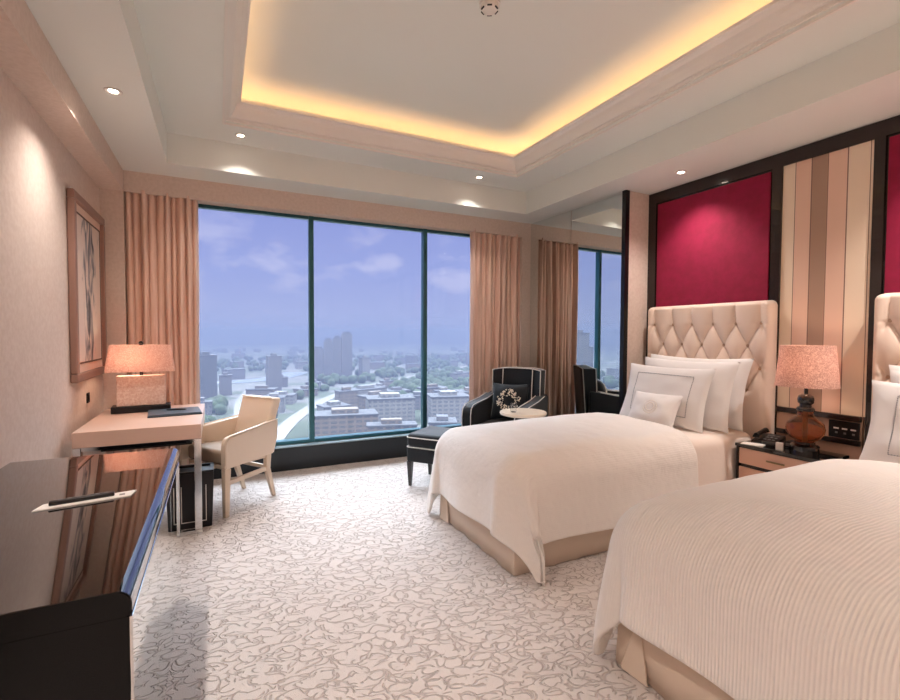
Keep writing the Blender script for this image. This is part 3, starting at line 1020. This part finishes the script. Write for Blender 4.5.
def pillow(name, x, y, z, w, h, t, lean, lab, mat, seed=0, yaw=0, cat='pillow', border=False, emblem=None):
    t_ = thing(name, lab, cat, (x, y, z))
    t_.rotation_euler = (0, radians(lean), radians(yaw))
    pillow_bm(w, h, t, seed=seed).build('cover', mat, t_, True, 70)
    if border:
        # embroidered line, a run of short raised stitches following the face
        m = MB()
        def face(a, b):
            A = max(0, 1 - abs(a) ** 2.6); B = max(0, 1 - abs(b) ** 2.6)
            th = (A * B) ** .55
            kx = 1 - .07 * (1 - abs(b) ** 2) * abs(a) ** 3
            ky = 1 - .08 * (1 - abs(a) ** 2) * abs(b) ** 3
            wr = .012 * noise.noise(Vector((a * 2.4 + seed, b * 2.2, -3 + seed))) * th
            return Vector((-(t / 2 * th) + wr - .0035, a * w / 2 * kx, h / 2 + b * h / 2 * ky))
        q = .66
        for (a0, b0, a1, b1, n) in ((-q, q, q, q, 42), (q, q, q, -q, 26), (q, -q, -q, -q, 42), (-q, -q, -q, q, 26)):
            for k in range(n):
                s0, s1 = k / n, (k + .62) / n
                m.tube([face(a0 + (a1 - a0) * s0, b0 + (b1 - b0) * s0), face(a0 + (a1 - a0) * s1, b0 + (b1 - b0) * s1)], .0028, 5)
        m.build('embroidered_border', M['grey_thread'], t_)
    if emblem:
        m = MB()
        for k in range(30):
            a = 2 * pi * k / 30
            for rr, ph in ((.055, 0), (.035, .1)):
                p = Vector((-(t / 2) - .004, rr * cos(a + ph), h * .5 + rr * sin(a + ph)))
                p.x = -(t / 2 * ((1 - abs(2 * p.y / w) ** 2.6) * (1 - abs(2 * (p.z - h / 2) / h) ** 2.6)) ** .55) - .003
                m.ball(tuple(p), .005, 1)
        m.build('embroidery', emblem, t_)
    return t_
M['grey_thread'] = pbr('grey_thread', (150, 150, 156), .6)
M['white_thread'] = pbr('white_thread', (246, 238, 230), .5)
for yc, w_ in ((2.755, 'on the bed nearer the window'), (.955, 'on the nearest bed at right')):
    pillow('pillow', 3.64, yc - .03, .655, .98, .58, .13, 12, 'large plain white pillow against the headboard ' + w_, M['linen'], 1 + yc)
    pillow('pillow', 3.475, yc - .06, .655, .90, .56, .13, 13.5, 'large plain white pillow, middle of the stack ' + w_, M['linen'], 2 + yc)
    pillow('pillow_sham', 3.305, yc + .0, .655, .84, .51, .11, 17, 'white pillow with stitched border at front of stack ' + w_, M['linen'], 3 + yc, border=True)
    pillow('accent_pillow', 3.12, yc - .07, .662, .42, .30, .12, 30, 'small white satin pillow with embroidered emblem ' + w_, M['linen'], 4 + yc, yaw=8, emblem=M['white_thread'])

# ------------------------------------------------------------------ nightstand with lamp, phone and papers
ns = thing('nightstand', 'peach nightstand with black gloss top between the beds', 'nightstand', (3.68, 1.905, 0))
MB().box(-.21, .11, -.29, .285, .578, .60, bev=.003).build('top', M['gloss_black'], ns)
MB().box(-.19, .11, -.265, .265, .06, .5775).build('carcass', M['frame_dark'], ns)
MB().box(-.18, .10, -.26, .26, 0, .06).build('plinth', M['black_plastic'], ns)
for z0, z1 in ((.455, .57), (.26, .43), (.07, .24)):
    d = MB().box(-.205, -.1905, -.255, .255, z0, z1, bev=.003).build('drawer', M['ns_front'], ns)
    MB().box(-.213, -.2055, -.06, .06, (z0 + z1) / 2 - .006, (z0 + z1) / 2 + .006, bev=.002).build('handle', M['gold'], d)
for s in (-1, 1):
    MB().box(-.207, -.19, s * .258, s * .275, .06, .5775).build('edge_post', M['frame_dark'], ns)

bl = thing('bedside_lamp', 'amber glass bottle lamp with linen shade on the nightstand', 'lamp', (3.62, 1.80, .60))
MB().lathe([(0, 0), (.085, 0), (.085, .045), (.075, .055), (.062, .06), (.06, .075), (0, .075)], n=40).build('base', M['lamp_black'], bl, True, 30)
MB().lathe([(0, .076), (.05, .076), (.085, .10), (.108, .135), (.113, .165), (.105, .20), (.08, .228), (.052, .248), (.045, .27), (.045, .285), (0, .285)], n=48).build('glass_body', M['amber'], bl, True, 60)
MB().lathe([(0, .286), (.052, .286), (.055, .30), (.046, .312), (.036, .316), (.034, .332), (.046, .342), (.05, .365), (.043, .39), (.025, .402), (.012, .405), (.012, .50), (0, .50)], n=32).build('neck', M['lamp_black'], bl, True, 50)
rods = MB().lathe([(0, .078), (.012, .078), (.012, .283), (0, .283)], n=16).build('inner_rod', M['gold'], bl, True)
def round_shade(r0, r1, z0, z1, th=.004, n=56):
    m = MB()
    P = [(r0, z0), (r1, z1), (r1 - th, z1), (r0 - th, z0)]
    V = [(r * cos(2 * pi * k / n), r * sin(2 * pi * k / n), z) for r, z in P for k in range(n)]
    F = [(i * n + k, i * n + (k + 1) % n, ((i + 1) % 4) * n + (k + 1) % n, ((i + 1) % 4) * n + k) for i in range(4) for k in range(n)]
    m.add(V, F)
    return m
round_shade(.182, .155, .455, .735).build('lamp_shade', M['shade_bed'], bl, True, 30)
MB().ball((0, 0, 0), .03, 2).build('bulb', M['bulb'], bl, True).location = (0, 0, .53)
m = MB()
for k in range(3):
    a = 2 * pi * k / 3
    m.tube([(.01 * cos(a), .01 * sin(a), .70), (.153 * cos(a), .153 * sin(a), .73)], .002, 6)
m.tube([(0, 0, .56), (0, 0, .705)], .003, 6)
m.build('shade_carrier', M['gold'], bl)
bulb_light(bl, (.0, 0, .62), 1.0)

ph = thing('telephone', 'black desk telephone at the window end of the nightstand', 'telephone', (3.67, 2.065, .6005), radians(8))
MB().hexa([(-.09, -.085, 0), (.09, -.085, 0), (.09, .085, 0), (-.09, .085, 0)], [(-.085, -.08, .022), (.085, -.08, .06), (.085, .08, .06), (-.085, .08, .022)], bev=.005).build('base', M['black_plastic'], ph, True)
m = MB()
m.tube([(-.08, .05, .062), (-.06, .05, .066), (.05, .05, .084), (.08, .05, .082)], [.018, .015, .015, .018], 10)
m.tube([(-.078, .05, .062), (-.08, .05, .045)], [.02, .024], 12); m.tube([(.078, .05, .083), (.082, .05, .07)], [.02, .024], 12)
m.build('handset', M['black_plastic'], ph, True)
for i in range(3):
    for j in range(3):
        mt = Matrix.Translation((-.045 + i * .04, -.05 + j * .028, .0305 + (i * .04) * .22 + .003))
        MB().box(-.012, .012, -.008, .008, 0, .004, mat=mt).build('key', M['grey_plastic'], ph)
np_ = tag(MB().box(-.05, .05, -.07, .07, 0, .004).build('memo_pad', M['white_paper']), 'white memo sheet at the near corner of the nightstand', 'paper')
np_.location = (3.525, 2.09, .6004); np_.rotation_euler = (0, 0, .3)
cd = tag(MB().box(-.012, .012, -.022, .022, 0, .055, bev=.003).build('card_holder', M['white_plastic']), 'small upright white card on the nightstand before the lamp', 'card')
cd.location = (3.51, 1.90, .6004); cd.rotation_euler = (0, 0, .2)
tb = thing('alarm_clock', 'low black box between telephone and lamp on the nightstand', 'clock', (3.69, 1.92, .6004), .1)
MB().box(-.045, .045, -.025, .025, 0, .045, bev=.006).build('case', M['black_plastic'], tb, True)
MB().box(-.0465, -.0452, -.018, .018, .012, .034).build('display', M['grey_plastic'], tb)

# ------------------------------------------------------------------ armchair, ottoman, side table
ac = thing('armchair', 'dark velvet armchair with white piping in the corner by the mirror', 'armchair', (2.76, 4.26, 0), radians(123))
hwid = .355
def rbox(name, x0, x1, y0, y1, z0, z1, mat, par, bev=.03):
    return MB().box(x0, x1, y0, y1, z0, z1, bev=bev, seg=4).build(name, mat, par, True)
rbox('seat_base', -.24, .24, -.30, .31, .15, .33, M['velvet'], ac, .02)
rbox('seat_cushion', -.238, .238, -.295, .33, .332, .45, M['velvet'], ac, .04)
# back with slightly forward wings
m = MB()
def backf(side):
    def g(u, v):
        x = -.29 + .58 * u
        z = .30 + .72 * v
        top = 1 - .03 * (abs(x) / .29) ** 3
        wing = .05 * max(0, (abs(x) - .19) / .10) ** 1.5 * (.35 + .65 * v)
        y = -.30 - .07 * v + wing
        if side:
            y = -.43 - .06 * v + wing * .3
        return (x, y, .30 + .72 * v * top)
    return g
m.grid(backf(0), 24, 16); m.grid(backf(1), 24, 16)
a0, a1 = backf(0), backf(1)
for fix in ('u0', 'u1', 'v0', 'v1'):
    m.grid(lambda p, q, fix=fix: tuple(Vector(a0(*{'u0': (0, p), 'u1': (1, p), 'v0': (p, 0), 'v1': (p, 1)}[fix])).lerp(Vector(a1(*{'u0': (0, p), 'u1': (1, p), 'v0': (p, 0), 'v1': (p, 1)}[fix])), q)), 24 if fix[0] == 'v' else 16, 3)
bmesh.ops.remove_doubles(m.bm, verts=m.bm.verts, dist=.002)
m.build('backrest', M['velvet'], ac, True, 60)
def pipe(pts, par, r=.006):
    return MB().tube(pts, r, 8).build('piping', M['piping'], par, True)
for fr in (a0, a1):
    pts = [fr(0, k / 12) for k in range(13)] + [fr(k / 12, 1) for k in range(1, 13)] + [fr(1, 1 - k / 12) for k in range(1, 13)]
    pipe(pts, ac)
pipe([Vector(a0(.19, k / 10)) + Vector((0, .004, 0)) for k in range(11)], ac, .005)
pipe([Vector(a0(.81, k / 10)) + Vector((0, .004, 0)) for k in range(11)], ac, .005)
for s in (-1, 1):
    # arm slopes gently forward, rounded nose
    pr = [(-.40, .14), (.26, .14), (.295, .18), (.30, .54), (.285, .61), (.24, .645), (.15, .66), (-.10, .685), (-.28, .72), (-.40, .74)]
    m = MB(); m.prism(pr, 'x', s * .242, s * hwid)
    bmesh.ops.bevel(m.bm, geom=list(m.bm.edges), offset=.014, segments=3, affect='EDGES')
    m.build('arm', M['velvet'], ac, True, 50)
    for xx in (s * (hwid - .004), s * .248):
        pipe([(xx, y, z + .004) for y, z in ((.302, .20), (.303, .54), (.288, .612), (.242, .649), (.15, .664), (-.10, .689), (-.28, .724))], ac, .005)
for sx in (-1, 1):
    for sy, y in ((1, .28), (-1, -.36)):
        MB().tube([(sx * .30, y, 0), (sx * .30, y, .15)], [.014, .024], 12).build('leg', M['frame_dark'], ac, True)
# cushion with a ring of pearl flowers
cu = thing('cushion', 'black square cushion with a ring of pearl beads on the armchair', 'cushion', (2.86, 4.33, .452))
cu.rotation_euler = (radians(16), 0, radians(132))
m = pillow_bm(.42, .42, .13, seed=9)
bmesh.ops.rotate(m.bm, verts=m.bm.verts, cent=(0, 0, 0), matrix=Matrix.Rotation(radians(-90), 3, 'Z'))
m.build('cover', M['velvet'], cu, True, 70)
m = MB()
rng = random.Random(5)
for k in range(150):
    a = rng.uniform(0, 2 * pi); rr = .088 + rng.uniform(-.032, .045)
    x, z = rr * cos(a), .21 + rr * sin(a)
    A = 1 - abs(x / .21) ** 2.6; B = 1 - abs((z - .21) / .21) ** 2.6
    m.ball((x, .065 * (A * B) ** .55 + .006, z), rng.uniform(.006, .011), 1)
tag_o = m.build('bead_ring', M['pearl'], cu, True)
tag_o['label'] = 'ring of white pearl beads'

ot = thing('ottoman', 'dark velvet ottoman with white piping and tapered leg by the window', 'ottoman', (1.875, 3.965, 0), atan2(-.79, .62))
rbox('base', -.25, .25, -.22, .22, .23, .365, M['velvet'], ot, .015)
rbox('cushion_top', -.252, .252, -.222, .222, .367, .49, M['velvet'], ot, .035)
for z in (.366, .455):
    q = .254; q2 = .224
    pts = []
    for cx, cy, a0 in ((q - .03, q2 - .03, 0), (-q + .03, q2 - .03, 90), (-q + .03, -q2 + .03, 180), (q - .03, -q2 + .03, 270)):
        pts += [(cx + .03 * cos(radians(a0 + 18 * k)), cy + .03 * sin(radians(a0 + 18 * k)), z) for k in range(6)]
    MB().tube(pts, .005, 8, closed=True).build('piping', M['piping'], ot, True)
for sx in (-1, 1):
    for sy in (-1, 1):
        MB().hexa([(sx * .225 - .012, sy * .195 - .012, 0), (sx * .225 + .012, sy * .195 - .012, 0), (sx * .225 + .012, sy * .195 + .012, 0), (sx * .225 - .012, sy * .195 + .012, 0)],
                  [(sx * .225 - .024, sy * .195 - .024, .23), (sx * .225 + .024, sy * .195 - .024, .23), (sx * .225 + .024, sy * .195 + .024, .23), (sx * .225 - .024, sy * .195 + .024, .23)], bev=.002).build('leg', M['frame_dark'], ot)

st = thing('side_table', 'small round cream side table in front of the dark armchair', 'table', (2.57, 3.64, 0))
MB().lathe([(0, .645), (.19, .645), (.215, .652), (.22, .665), (.215, .678), (0, .68)], n=56).build('tabletop', M['table_top'], st, True, 40)
MB().lathe([(0, .03), (.03, .03), (.018, .06), (.016, .60), (.03, .644), (0, .644)], n=24).build('stem', M['frame_dark'], st, True, 40)
MB().lathe([(0, 0), (.16, 0), (.155, .02), (.03, .0295), (0, .0295)], n=40).build('foot', M['frame_dark'], st, True, 40)
cp = thing('tumbler', 'small clear tumbler on the round cream side table', 'glass', (2.46, 3.64, .6805))
M['clear'] = pbr('clear_glass', (245, 245, 245), .0, tr=1., ior=1.3)
MB().lathe([(.0, 0), (.026, 0), (.032, .085), (.029, .085), (.024, .006), (0, .006)], n=28).build('glass_wall', M['clear'], cp, True, 40)

# ------------------------------------------------------------------ the city far below the window
GZ = -75.0
def ground_mat():
    m, N, L, b = nt('city_ground')
    tc = N.new('ShaderNodeTexCoord')
    n = N.new('ShaderNodeTexNoise'); n.inputs['Scale'].default_value = .012; n.inputs['Detail'].default_value = 6
    L.new(tc.outputs['Object'], n.inputs['Vector'])
    r = N.new('ShaderNodeValToRGB'); e = r.color_ramp.elements
    e[0].position = .40; e[0].color = lin(30, 40, 25) + (1,)
    e[1].position = .62; e[1].color = lin(72, 70, 69) + (1,)
    x = e.new(.52); x.color = lin(43, 51, 35) + (1,)
    L.new(n.outputs['Fac'], r.inputs['Fac'])
    v = N.new('ShaderNodeTexVoronoi'); v.inputs['Scale'].default_value = .028
    L.new(tc.outputs['Object'], v.inputs['Vector'])
    r2 = N.new('ShaderNodeValToRGB'); e = r2.color_ramp.elements
    e[0].position = .0; e[0].color = (0, 0, 0, 1); e[1].position = 1; e[1].color = (1, 1, 1, 1)
    sp = N.new('ShaderNodeSeparateColor'); L.new(v.outputs['Color'], sp.inputs[0])
    th = N.new('ShaderNodeMath'); th.operation = 'GREATER_THAN'; th.inputs[1].default_value = .62
    L.new(sp.outputs[0], th.inputs[0])
    mix = N.new('ShaderNodeMix'); mix.data_type = 'RGBA'
    L.new(th.outputs[0], mix.inputs[0]); L.new(r.outputs['Color'], mix.inputs[6])
    mix.inputs[7].default_value = lin(72, 70, 70) + (1,)
    L.new(mix.outputs[2], b.inputs['Base Color'])
    b.inputs['Roughness'].default_value = .95
    return m
M['ground'] = ground_mat()
M['road'] = pbr('pale_road', (96, 93, 91), .9)
M['water'] = pbr('pale_water', (84, 90, 100), .3, spec=.8)
def facade(name, a, b_, sz):
    m, N, L, b = nt(name)
    tc = N.new('ShaderNodeTexCoord')
    sp = N.new('ShaderNodeSeparateXYZ'); L.new(tc.outputs['Object'], sp.inputs[0])
    s = N.new('ShaderNodeMath'); s.operation = 'ADD'; L.new(sp.outputs['X'], s.inputs[0]); L.new(sp.outputs['Y'], s.inputs[1])
    cb = N.new('ShaderNodeCombineXYZ'); L.new(s.outputs[0], cb.inputs['X']); L.new(sp.outputs['Z'], cb.inputs['Y'])
    br = N.new('ShaderNodeTexBrick')
    br.offset = 0
    br.inputs['Color1'].default_value = lin(b_) + (1,); br.inputs['Color2'].default_value = lin(b_) + (1,)
    br.inputs['Mortar'].default_value = lin(a) + (1,)
    br.inputs['Scale'].default_value = 1
    br.inputs['Brick Width'].default_value = sz; br.inputs['Row Height'].default_value = 3.4; br.inputs['Mortar Size'].default_value = .9
    L.new(cb.outputs[0], br.inputs['Vector'])
    L.new(br.outputs['Color'], b.inputs['Base Color'])
    b.inputs['Roughness'].default_value = .7
    return m
FA = [facade('facade_grey', (74, 71, 74), (50, 53, 60), 4), facade('facade_pale', (94, 91, 90), (66, 68, 74), 5),
      facade('facade_dark', (52, 54, 60), (38, 40, 48), 4), facade('facade_warm', (84, 74, 67), (58, 56, 59), 6)]
M['roof'] = pbr('flat_roof', (60, 60, 64), .9)
M['roof_dark'] = pbr('dark_roof', (58, 58, 64), .9)
M['tree'] = pbr('tree_canopy', (38, 52, 27), .95, var=(.09, (26, 37, 20)))

cg = thing('city_ground', 'wide hazy city floor of trees and streets below the window', 'ground', (600, 1500, GZ))
cg['kind'] = 'structure'
MB().box(-3600, 3000, -1450, 2000, -2, 0).build('city_floor', M['ground'], cg)
LINES = []
def ribbon(name, pts, w, mat, z, lab, cat):
    m = MB()
    V = []
    P = [Vector((x, y, 0)) for x, y in pts]
    # smooth the poly-line
    Q = []
    for i in range(len(P) - 1):
        p0, p1, p2, p3 = P[max(i - 1, 0)], P[i], P[i + 1], P[min(i + 2, len(P) - 1)]
        for k in range(8):
            t = k / 8
            Q.append(.5 * ((2 * p1) + (-p0 + p2) * t + (2 * p0 - 5 * p1 + 4 * p2 - p3) * t * t + (-p0 + 3 * p1 - 3 * p2 + p3) * t ** 3))
    Q.append(P[-1])
    for i in range(len(Q) - 1):
        for t in range(4):
            LINES.append((Q[i].lerp(Q[i + 1], t / 4), w))
    for i, q in enumerate(Q):
        d = (Q[min(i + 1, len(Q) - 1)] - Q[max(i - 1, 0)]).normalized()
        nn = Vector((-d.y, d.x, 0)) * w / 2
        for zz in (z + .6, z):
            V.append(tuple(q + nn + Vector((0, 0, zz)))); V.append(tuple(q - nn + Vector((0, 0, zz))))
    F = []
    for i in range(len(Q) - 1):
        a, b = i * 4, i * 4 + 4
        F += [(a, a + 1, b + 1, b), (a + 2, b + 2, b + 3, a + 3), (a, b, b + 2, a + 2), (a + 1, a + 3, b + 3, b + 1)]
    m.add(V, F)
    return tag(m.build(name, mat), lab, cat)
ribbon('highway', [(20, 270), (36, 356), (69, 457), (119, 564), (180, 651), (340, 814), (620, 1060)], 13, M['road'], GZ + .1, 'pale curved highway running diagonally through the hazy city', 'road')
ribbon('street', [(-40, 300), (10, 420), (20, 560), (38, 700)], 8, M['road'], GZ + .05, 'narrow pale street left of the highway seen through left pane', 'road')
ribbon('river', [(-220, 760), (-60, 800), (31, 812), (90, 860), (140, 960)], 46, M['water'], GZ + .05, 'pale river bend beyond the dark tower at left', 'river')

def near_line(x, y):
    return any(hypot(x - q.x, y - q.y) < w / 2 + 11 for q, w in LINES)

def building(x, y, w, d, h, rot, fac, lab, cat='building', group=None, twin=None, crown=True):
    t = thing('tower_block' if h > 30 else 'low_rise_block', lab, cat, (x, y, GZ), radians(rot), group)
    MB().box(-w / 2, w / 2, -d / 2, d / 2, .05, h).build('walls', FA[fac], t)
    MB().box(-w / 2 - .5, w / 2 + .5, -d / 2 - .5, d / 2 + .5, h + .01, h + 1.2).build('roof', M['roof'] if fac != 2 else M['roof_dark'], t)
    if crown:
        MB().box(-w * .22, w * .2, -d * .25, d * .2, h + 1.21, h + 4.5).build('roof_house', FA[fac], t)
    return t
building(-13, 575, 20, 22, 52, 12, 2, 'dark slab tower at far left of the window by the curtain')
building(8, 645, 14, 14, 24, 0, 0, 'squat grey tower just right of dark slab tower')
building(66, 660, 17, 17, 46, 5, 0, 'slim grey tower above the cream desk chair')
# twin tower group in the middle pane
t = thing('twin_tower', 'tall stepped twin tower on the horizon in the middle pane', 'building', (176, 800, GZ), radians(-12))
for (x0, x1, h) in ((-34, -17, 52), (-16.5, -2, 66), (-1.5, 12, 70), (12.5, 30, 77)):
    MB().box(x0, x1, -14, 14, .05, h).build('tower', FA[0], t)
    MB().box(x0 + 3, x1 - 3, -8, 8, h + .01, h + 3.5).build('roof_house', FA[2], t)
building(232, 812, 14, 16, 34, 10, 1, 'slender pale tower right of the twin tower')
building(-419, 440, 27, 18, 78, 43, 0, 'broad stepped tower seen reflected in the wall mirror')
building(-452, 462, 22, 18, 60, 43, 0, 'lower grey tower beside the broad one in the wall mirror')
building(-300, 520, 26, 18, 42, 30, 2, 'dark tower seen reflected near the mirror edge')
# blocks in the middle and right panes
building(86, 352, 46, 24, 16, -10, 3, 'wide flat-roofed block low in the middle pane')
building(136, 395, 40, 26, 20, -10, 1, 'pale flat-roofed block behind the wide one in middle pane')
building(182, 372, 34, 26, 22, -14, 1, 'pale grey block low in the right pane beside the mullion')
building(232, 420, 30, 24, 18, -14, 3, 'warm grey block right of the pale one in right pane')
building(150, 520, 44, 22, 14, 20, 1, 'long white-roofed shed beyond the highway')
rng = random.Random(21)
cnt = 0
def near_road(x, y):
    for (a, b) in ((20, 270), (36, 356), (52, 405), (69, 457), (92, 510), (119, 564), (150, 610), (180, 651), (260, 735), (340, 814), (480, 940), (620, 1060)):
        if hypot(x - a, y - b) < 34:
            return True
    return False
spots = [(-419, 440), (-452, 462), (-300, 520), (160, 800), (192, 800), (86, 352), (136, 395), (182, 372), (232, 420), (150, 520), (-13, 575), (8, 645), (66, 660), (176, 800), (232, 812)]
tries = 0
while cnt < 110 and tries < 4000:
    tries += 1
    dist = 330 + 2000 * rng.random() ** 1.6
    az = radians(rng.uniform(-8, 33))
    x, y = dist * sin(az), dist * cos(az)
    if near_road(x, y) or near_line(x, y) or any(hypot(x - a, y - b) < 38 for a, b in spots):
        continue
    spots.append((x, y))
    tall = rng.random() < .10 and dist > 800
    h = rng.uniform(24, 44) if tall else rng.uniform(7, 17)
    w_, d_ = (rng.uniform(12, 20), rng.uniform(12, 18)) if tall else (rng.uniform(14, 34), rng.uniform(11, 22))
    building(x, y, w_, d_, min(h, 29), rng.uniform(-30, 30), rng.choice((0, 1, 1, 3)), 'small low block among trees in the hazy city below', group='small low blocks scattered through the hazy city', crown=dist < 800)
    cnt += 1
for k in range(26):
    dist = rng.uniform(350, 1300); az = radians(rng.uniform(-58, -28))
    x, y = dist * sin(az), dist * cos(az)
    if hypot(x + 430, y - 450) < 60 or hypot(x + 300, y - 520) < 40:
        continue
    if any(hypot(x - a, y - b) < 38 for a, b in spots):
        continue
    spots.append((x, y))
    building(x, y, rng.uniform(14, 30), rng.uniform(12, 20), rng.uniform(8, 26), rng.uniform(-30, 30), rng.choice((0, 1, 3)), 'low city block glimpsed only by reflection in the wall mirror', group='city blocks glimpsed in the mirror', crown=False)
# tree canopy: one continuous bumpy mass of crowns per wood
WOODS = []
def canopy(name, cx, cy, rx, ry, n, seed, lab):
    rg = random.Random(seed)
    m = MB()
    old = list(WOODS); WOODS.append((cx, cy, rx, ry))
    for k in range(n):
        a = rg.uniform(0, 2 * pi); q = sqrt(rg.random())
        x, y = cx + rx * q * cos(a), cy + ry * q * sin(a)
        if any(((x - a) / (b + 12)) ** 2 + ((y - c_) / (d + 12)) ** 2 < 1 for a, c_, b, d in old):
            continue
        if near_road(x, y) and hypot(x, y) < 1000:
            continue
        if any(hypot(x - a_, y - b_) < 30 for a_, b_ in spots) or near_line(x, y):
            continue
        s = rg.uniform(4, 8)
        b0 = len(m.bm.verts)
        bmesh.ops.create_icosphere(m.bm, subdivisions=2, radius=s, matrix=Matrix.Translation((x, y, GZ + s * .75)))
        m.bm.verts.ensure_lookup_table()
        for v in m.bm.verts[b0:]:
            v.co += Vector((1, 1, 1)) * 1.6 * noise.noise(v.co * .35)
            v.co.z = max(v.co.z, GZ + .2)
    return tag(m.build(name, M['tree'], None, True), lab, 'trees', None, 'stuff')
canopy('tree_canopy', 35, 470, 55, 120, 420, 1, 'green trees left of the highway behind the cream chair')
canopy('tree_canopy', 190, 560, 110, 110, 420, 2, 'green park trees between highway and pale blocks')
canopy('tree_canopy', 330, 700, 200, 190, 520, 3, 'green trees in the right pane beyond the pale blocks')
canopy('tree_canopy', 420, 1250, 520, 330, 620, 4, 'distant dark tree belt below the hazy horizon')
canopy('tree_canopy', -420, 640, 260, 180, 200, 5, 'trees glimpsed round the tower in the wall mirror')

# haze between the window and the horizon: real scattering air
hz = thing('city_haze', 'bluish haze hanging over the distant city', 'haze', (0, 0, 0))
hz['kind'] = 'stuff'
hm, N, L, b = nt('haze_air')
N.remove(b)
vs = N.new('ShaderNodeVolumeScatter')
vs.inputs['Color'].default_value = (.55, .62, .98, 1)
vs.inputs['Density'].default_value = .00017
vs.inputs['Anisotropy'].default_value = 0
va = N.new('ShaderNodeVolumeAbsorption'); va.inputs['Color'].default_value = (.0, .0, .0, 1); va.inputs['Density'].default_value = .0009
av = N.new('ShaderNodeAddShader')
L.new(vs.outputs[0], av.inputs[0]); L.new(va.outputs[0], av.inputs[1])
L.new(av.outputs[0], N['Material Output'].inputs['Volume'])
try:
    hm.cycles.homogeneous_volume = True
except Exception:
    pass
MB().box(-2990, 3590, 60, 3490, GZ - 1.9, 26).build('haze_air', hm, hz)

# ------------------------------------------------------------------ sky, sun, camera
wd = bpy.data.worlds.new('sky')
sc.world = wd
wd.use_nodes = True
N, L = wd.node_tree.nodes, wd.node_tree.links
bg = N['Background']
tc = N.new('ShaderNodeTexCoord')
sp = N.new('ShaderNodeSeparateXYZ'); L.new(tc.outputs['Generated'], sp.inputs[0])
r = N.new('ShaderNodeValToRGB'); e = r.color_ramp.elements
sky = [(0., (.225, .245, .40)), (.03, (.225, .25, .405)), (.12, (.185, .215, .40)), (.27, (.145, .17, .365)), (.42, (.5, .6, .8)), (.56, (7.0, 7.9, 8.9)), (1., (7.0, 7.9, 8.9))]  # very bright band high up is added, out of view, to light the room
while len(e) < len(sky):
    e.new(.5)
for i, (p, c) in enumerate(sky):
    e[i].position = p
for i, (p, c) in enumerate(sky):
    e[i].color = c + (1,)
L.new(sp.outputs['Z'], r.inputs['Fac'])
mp = N.new('ShaderNodeMapping'); mp.inputs['Scale'].default_value = (1, 1, 1.9); mp.inputs['Location'].default_value = (.3, .15, .06)
L.new(tc.outputs['Generated'], mp.inputs['Vector'])
cn = N.new('ShaderNodeTexNoise'); cn.inputs['Scale'].default_value = 6.5; cn.inputs['Detail'].default_value = 7; cn.inputs['Roughness'].default_value = .55
L.new(mp.outputs[0], cn.inputs['Vector'])
cr = N.new('ShaderNodeValToRGB'); cr.color_ramp.elements[0].position = .51; cr.color_ramp.elements[1].position = .62
L.new(cn.outputs['Fac'], cr.inputs['Fac'])
mk = N.new('ShaderNodeMath'); mk.operation = 'MULTIPLY'; mk.inputs[1].default_value = .7
L.new(cr.outputs['Color'], mk.inputs[0])
bd = N.new('ShaderNodeValToRGB'); e = bd.color_ramp.elements
e[0].position = .03; e[0].color = (0, 0, 0, 1); e[1].position = .26; e[1].color = (0, 0, 0, 1)
for q in (.09, .17):
    x = e.new(q); x.color = (1, 1, 1, 1)
L.new(sp.outputs['Z'], bd.inputs['Fac'])
mb_ = N.new('ShaderNodeMath'); mb_.operation = 'MULTIPLY'
L.new(mk.outputs[0], mb_.inputs[0]); L.new(bd.outputs['Color'], mb_.inputs[1])
mx = N.new('ShaderNodeMix'); mx.data_type = 'RGBA'
L.new(mb_.outputs[0], mx.inputs[0]); L.new(r.outputs['Color'], mx.inputs[6]); mx.inputs[7].default_value = (.31, .315, .45, 1)
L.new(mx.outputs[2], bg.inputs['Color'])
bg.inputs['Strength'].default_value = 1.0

sl = bpy.data.lights.new('sun', 'SUN'); sl.energy = 1.4; sl.angle = radians(2); sl.color = (1, .95, .88)
so = bpy.data.objects.new('sun', sl); C.objects.link(so)
so.rotation_euler = (radians(48), 0, radians(25))      # sun stands behind the building, over the city

# light from the sky reaches the room through this opening
pl = bpy.data.lights.new('window_portal', 'AREA'); pl.shape = 'RECTANGLE'; pl.size = 3.2; pl.size_y = 2.35
pl.cycles.is_portal = True
po = bpy.data.objects.new('window_portal', pl); C.objects.link(po)
po.location = (1.31, 5.24, 1.44); po.rotation_euler = (radians(-90), 0, 0)

cam = bpy.data.cameras.new('camera')
co = bpy.data.objects.new('camera', cam); C.objects.link(co)
cam.sensor_fit = 'HORIZONTAL'; cam.sensor_width = 36; cam.lens = 470 / 900 * 36
cam.clip_start = .02; cam.clip_end = 6000
y_, p_, r_ = radians(26.3), radians(-1.9), radians(.25)
fw = Vector((sin(y_) * cos(p_), cos(y_) * cos(p_), sin(p_)))
rt = Vector((cos(y_), -sin(y_), 0)); up = rt.cross(fw)
rt2 = rt * cos(r_) + up * sin(r_); up2 = -rt * sin(r_) + up * cos(r_)
co.matrix_world = Matrix(((rt2.x, up2.x, -fw.x, 0), (rt2.y, up2.y, -fw.y, 0), (rt2.z, up2.z, -fw.z, 1.4), (0, 0, 0, 1)))
sc.camera = co

sc.view_settings.view_transform = 'Standard'
sc.view_settings.look = 'None'
sc.view_settings.gamma = 1
sc.view_settings.exposure = .98
cy = sc.cycles
cy.max_bounces = 10; cy.diffuse_bounces = 5; cy.glossy_bounces = 6; cy.transmission_bounces = 8; cy.transparent_max_bounces = 16; cy.volume_bounces = 1
cy.sample_clamp_indirect = 6
cy.caustics_reflective = False; cy.caustics_refractive = False
cy.use_denoising = True
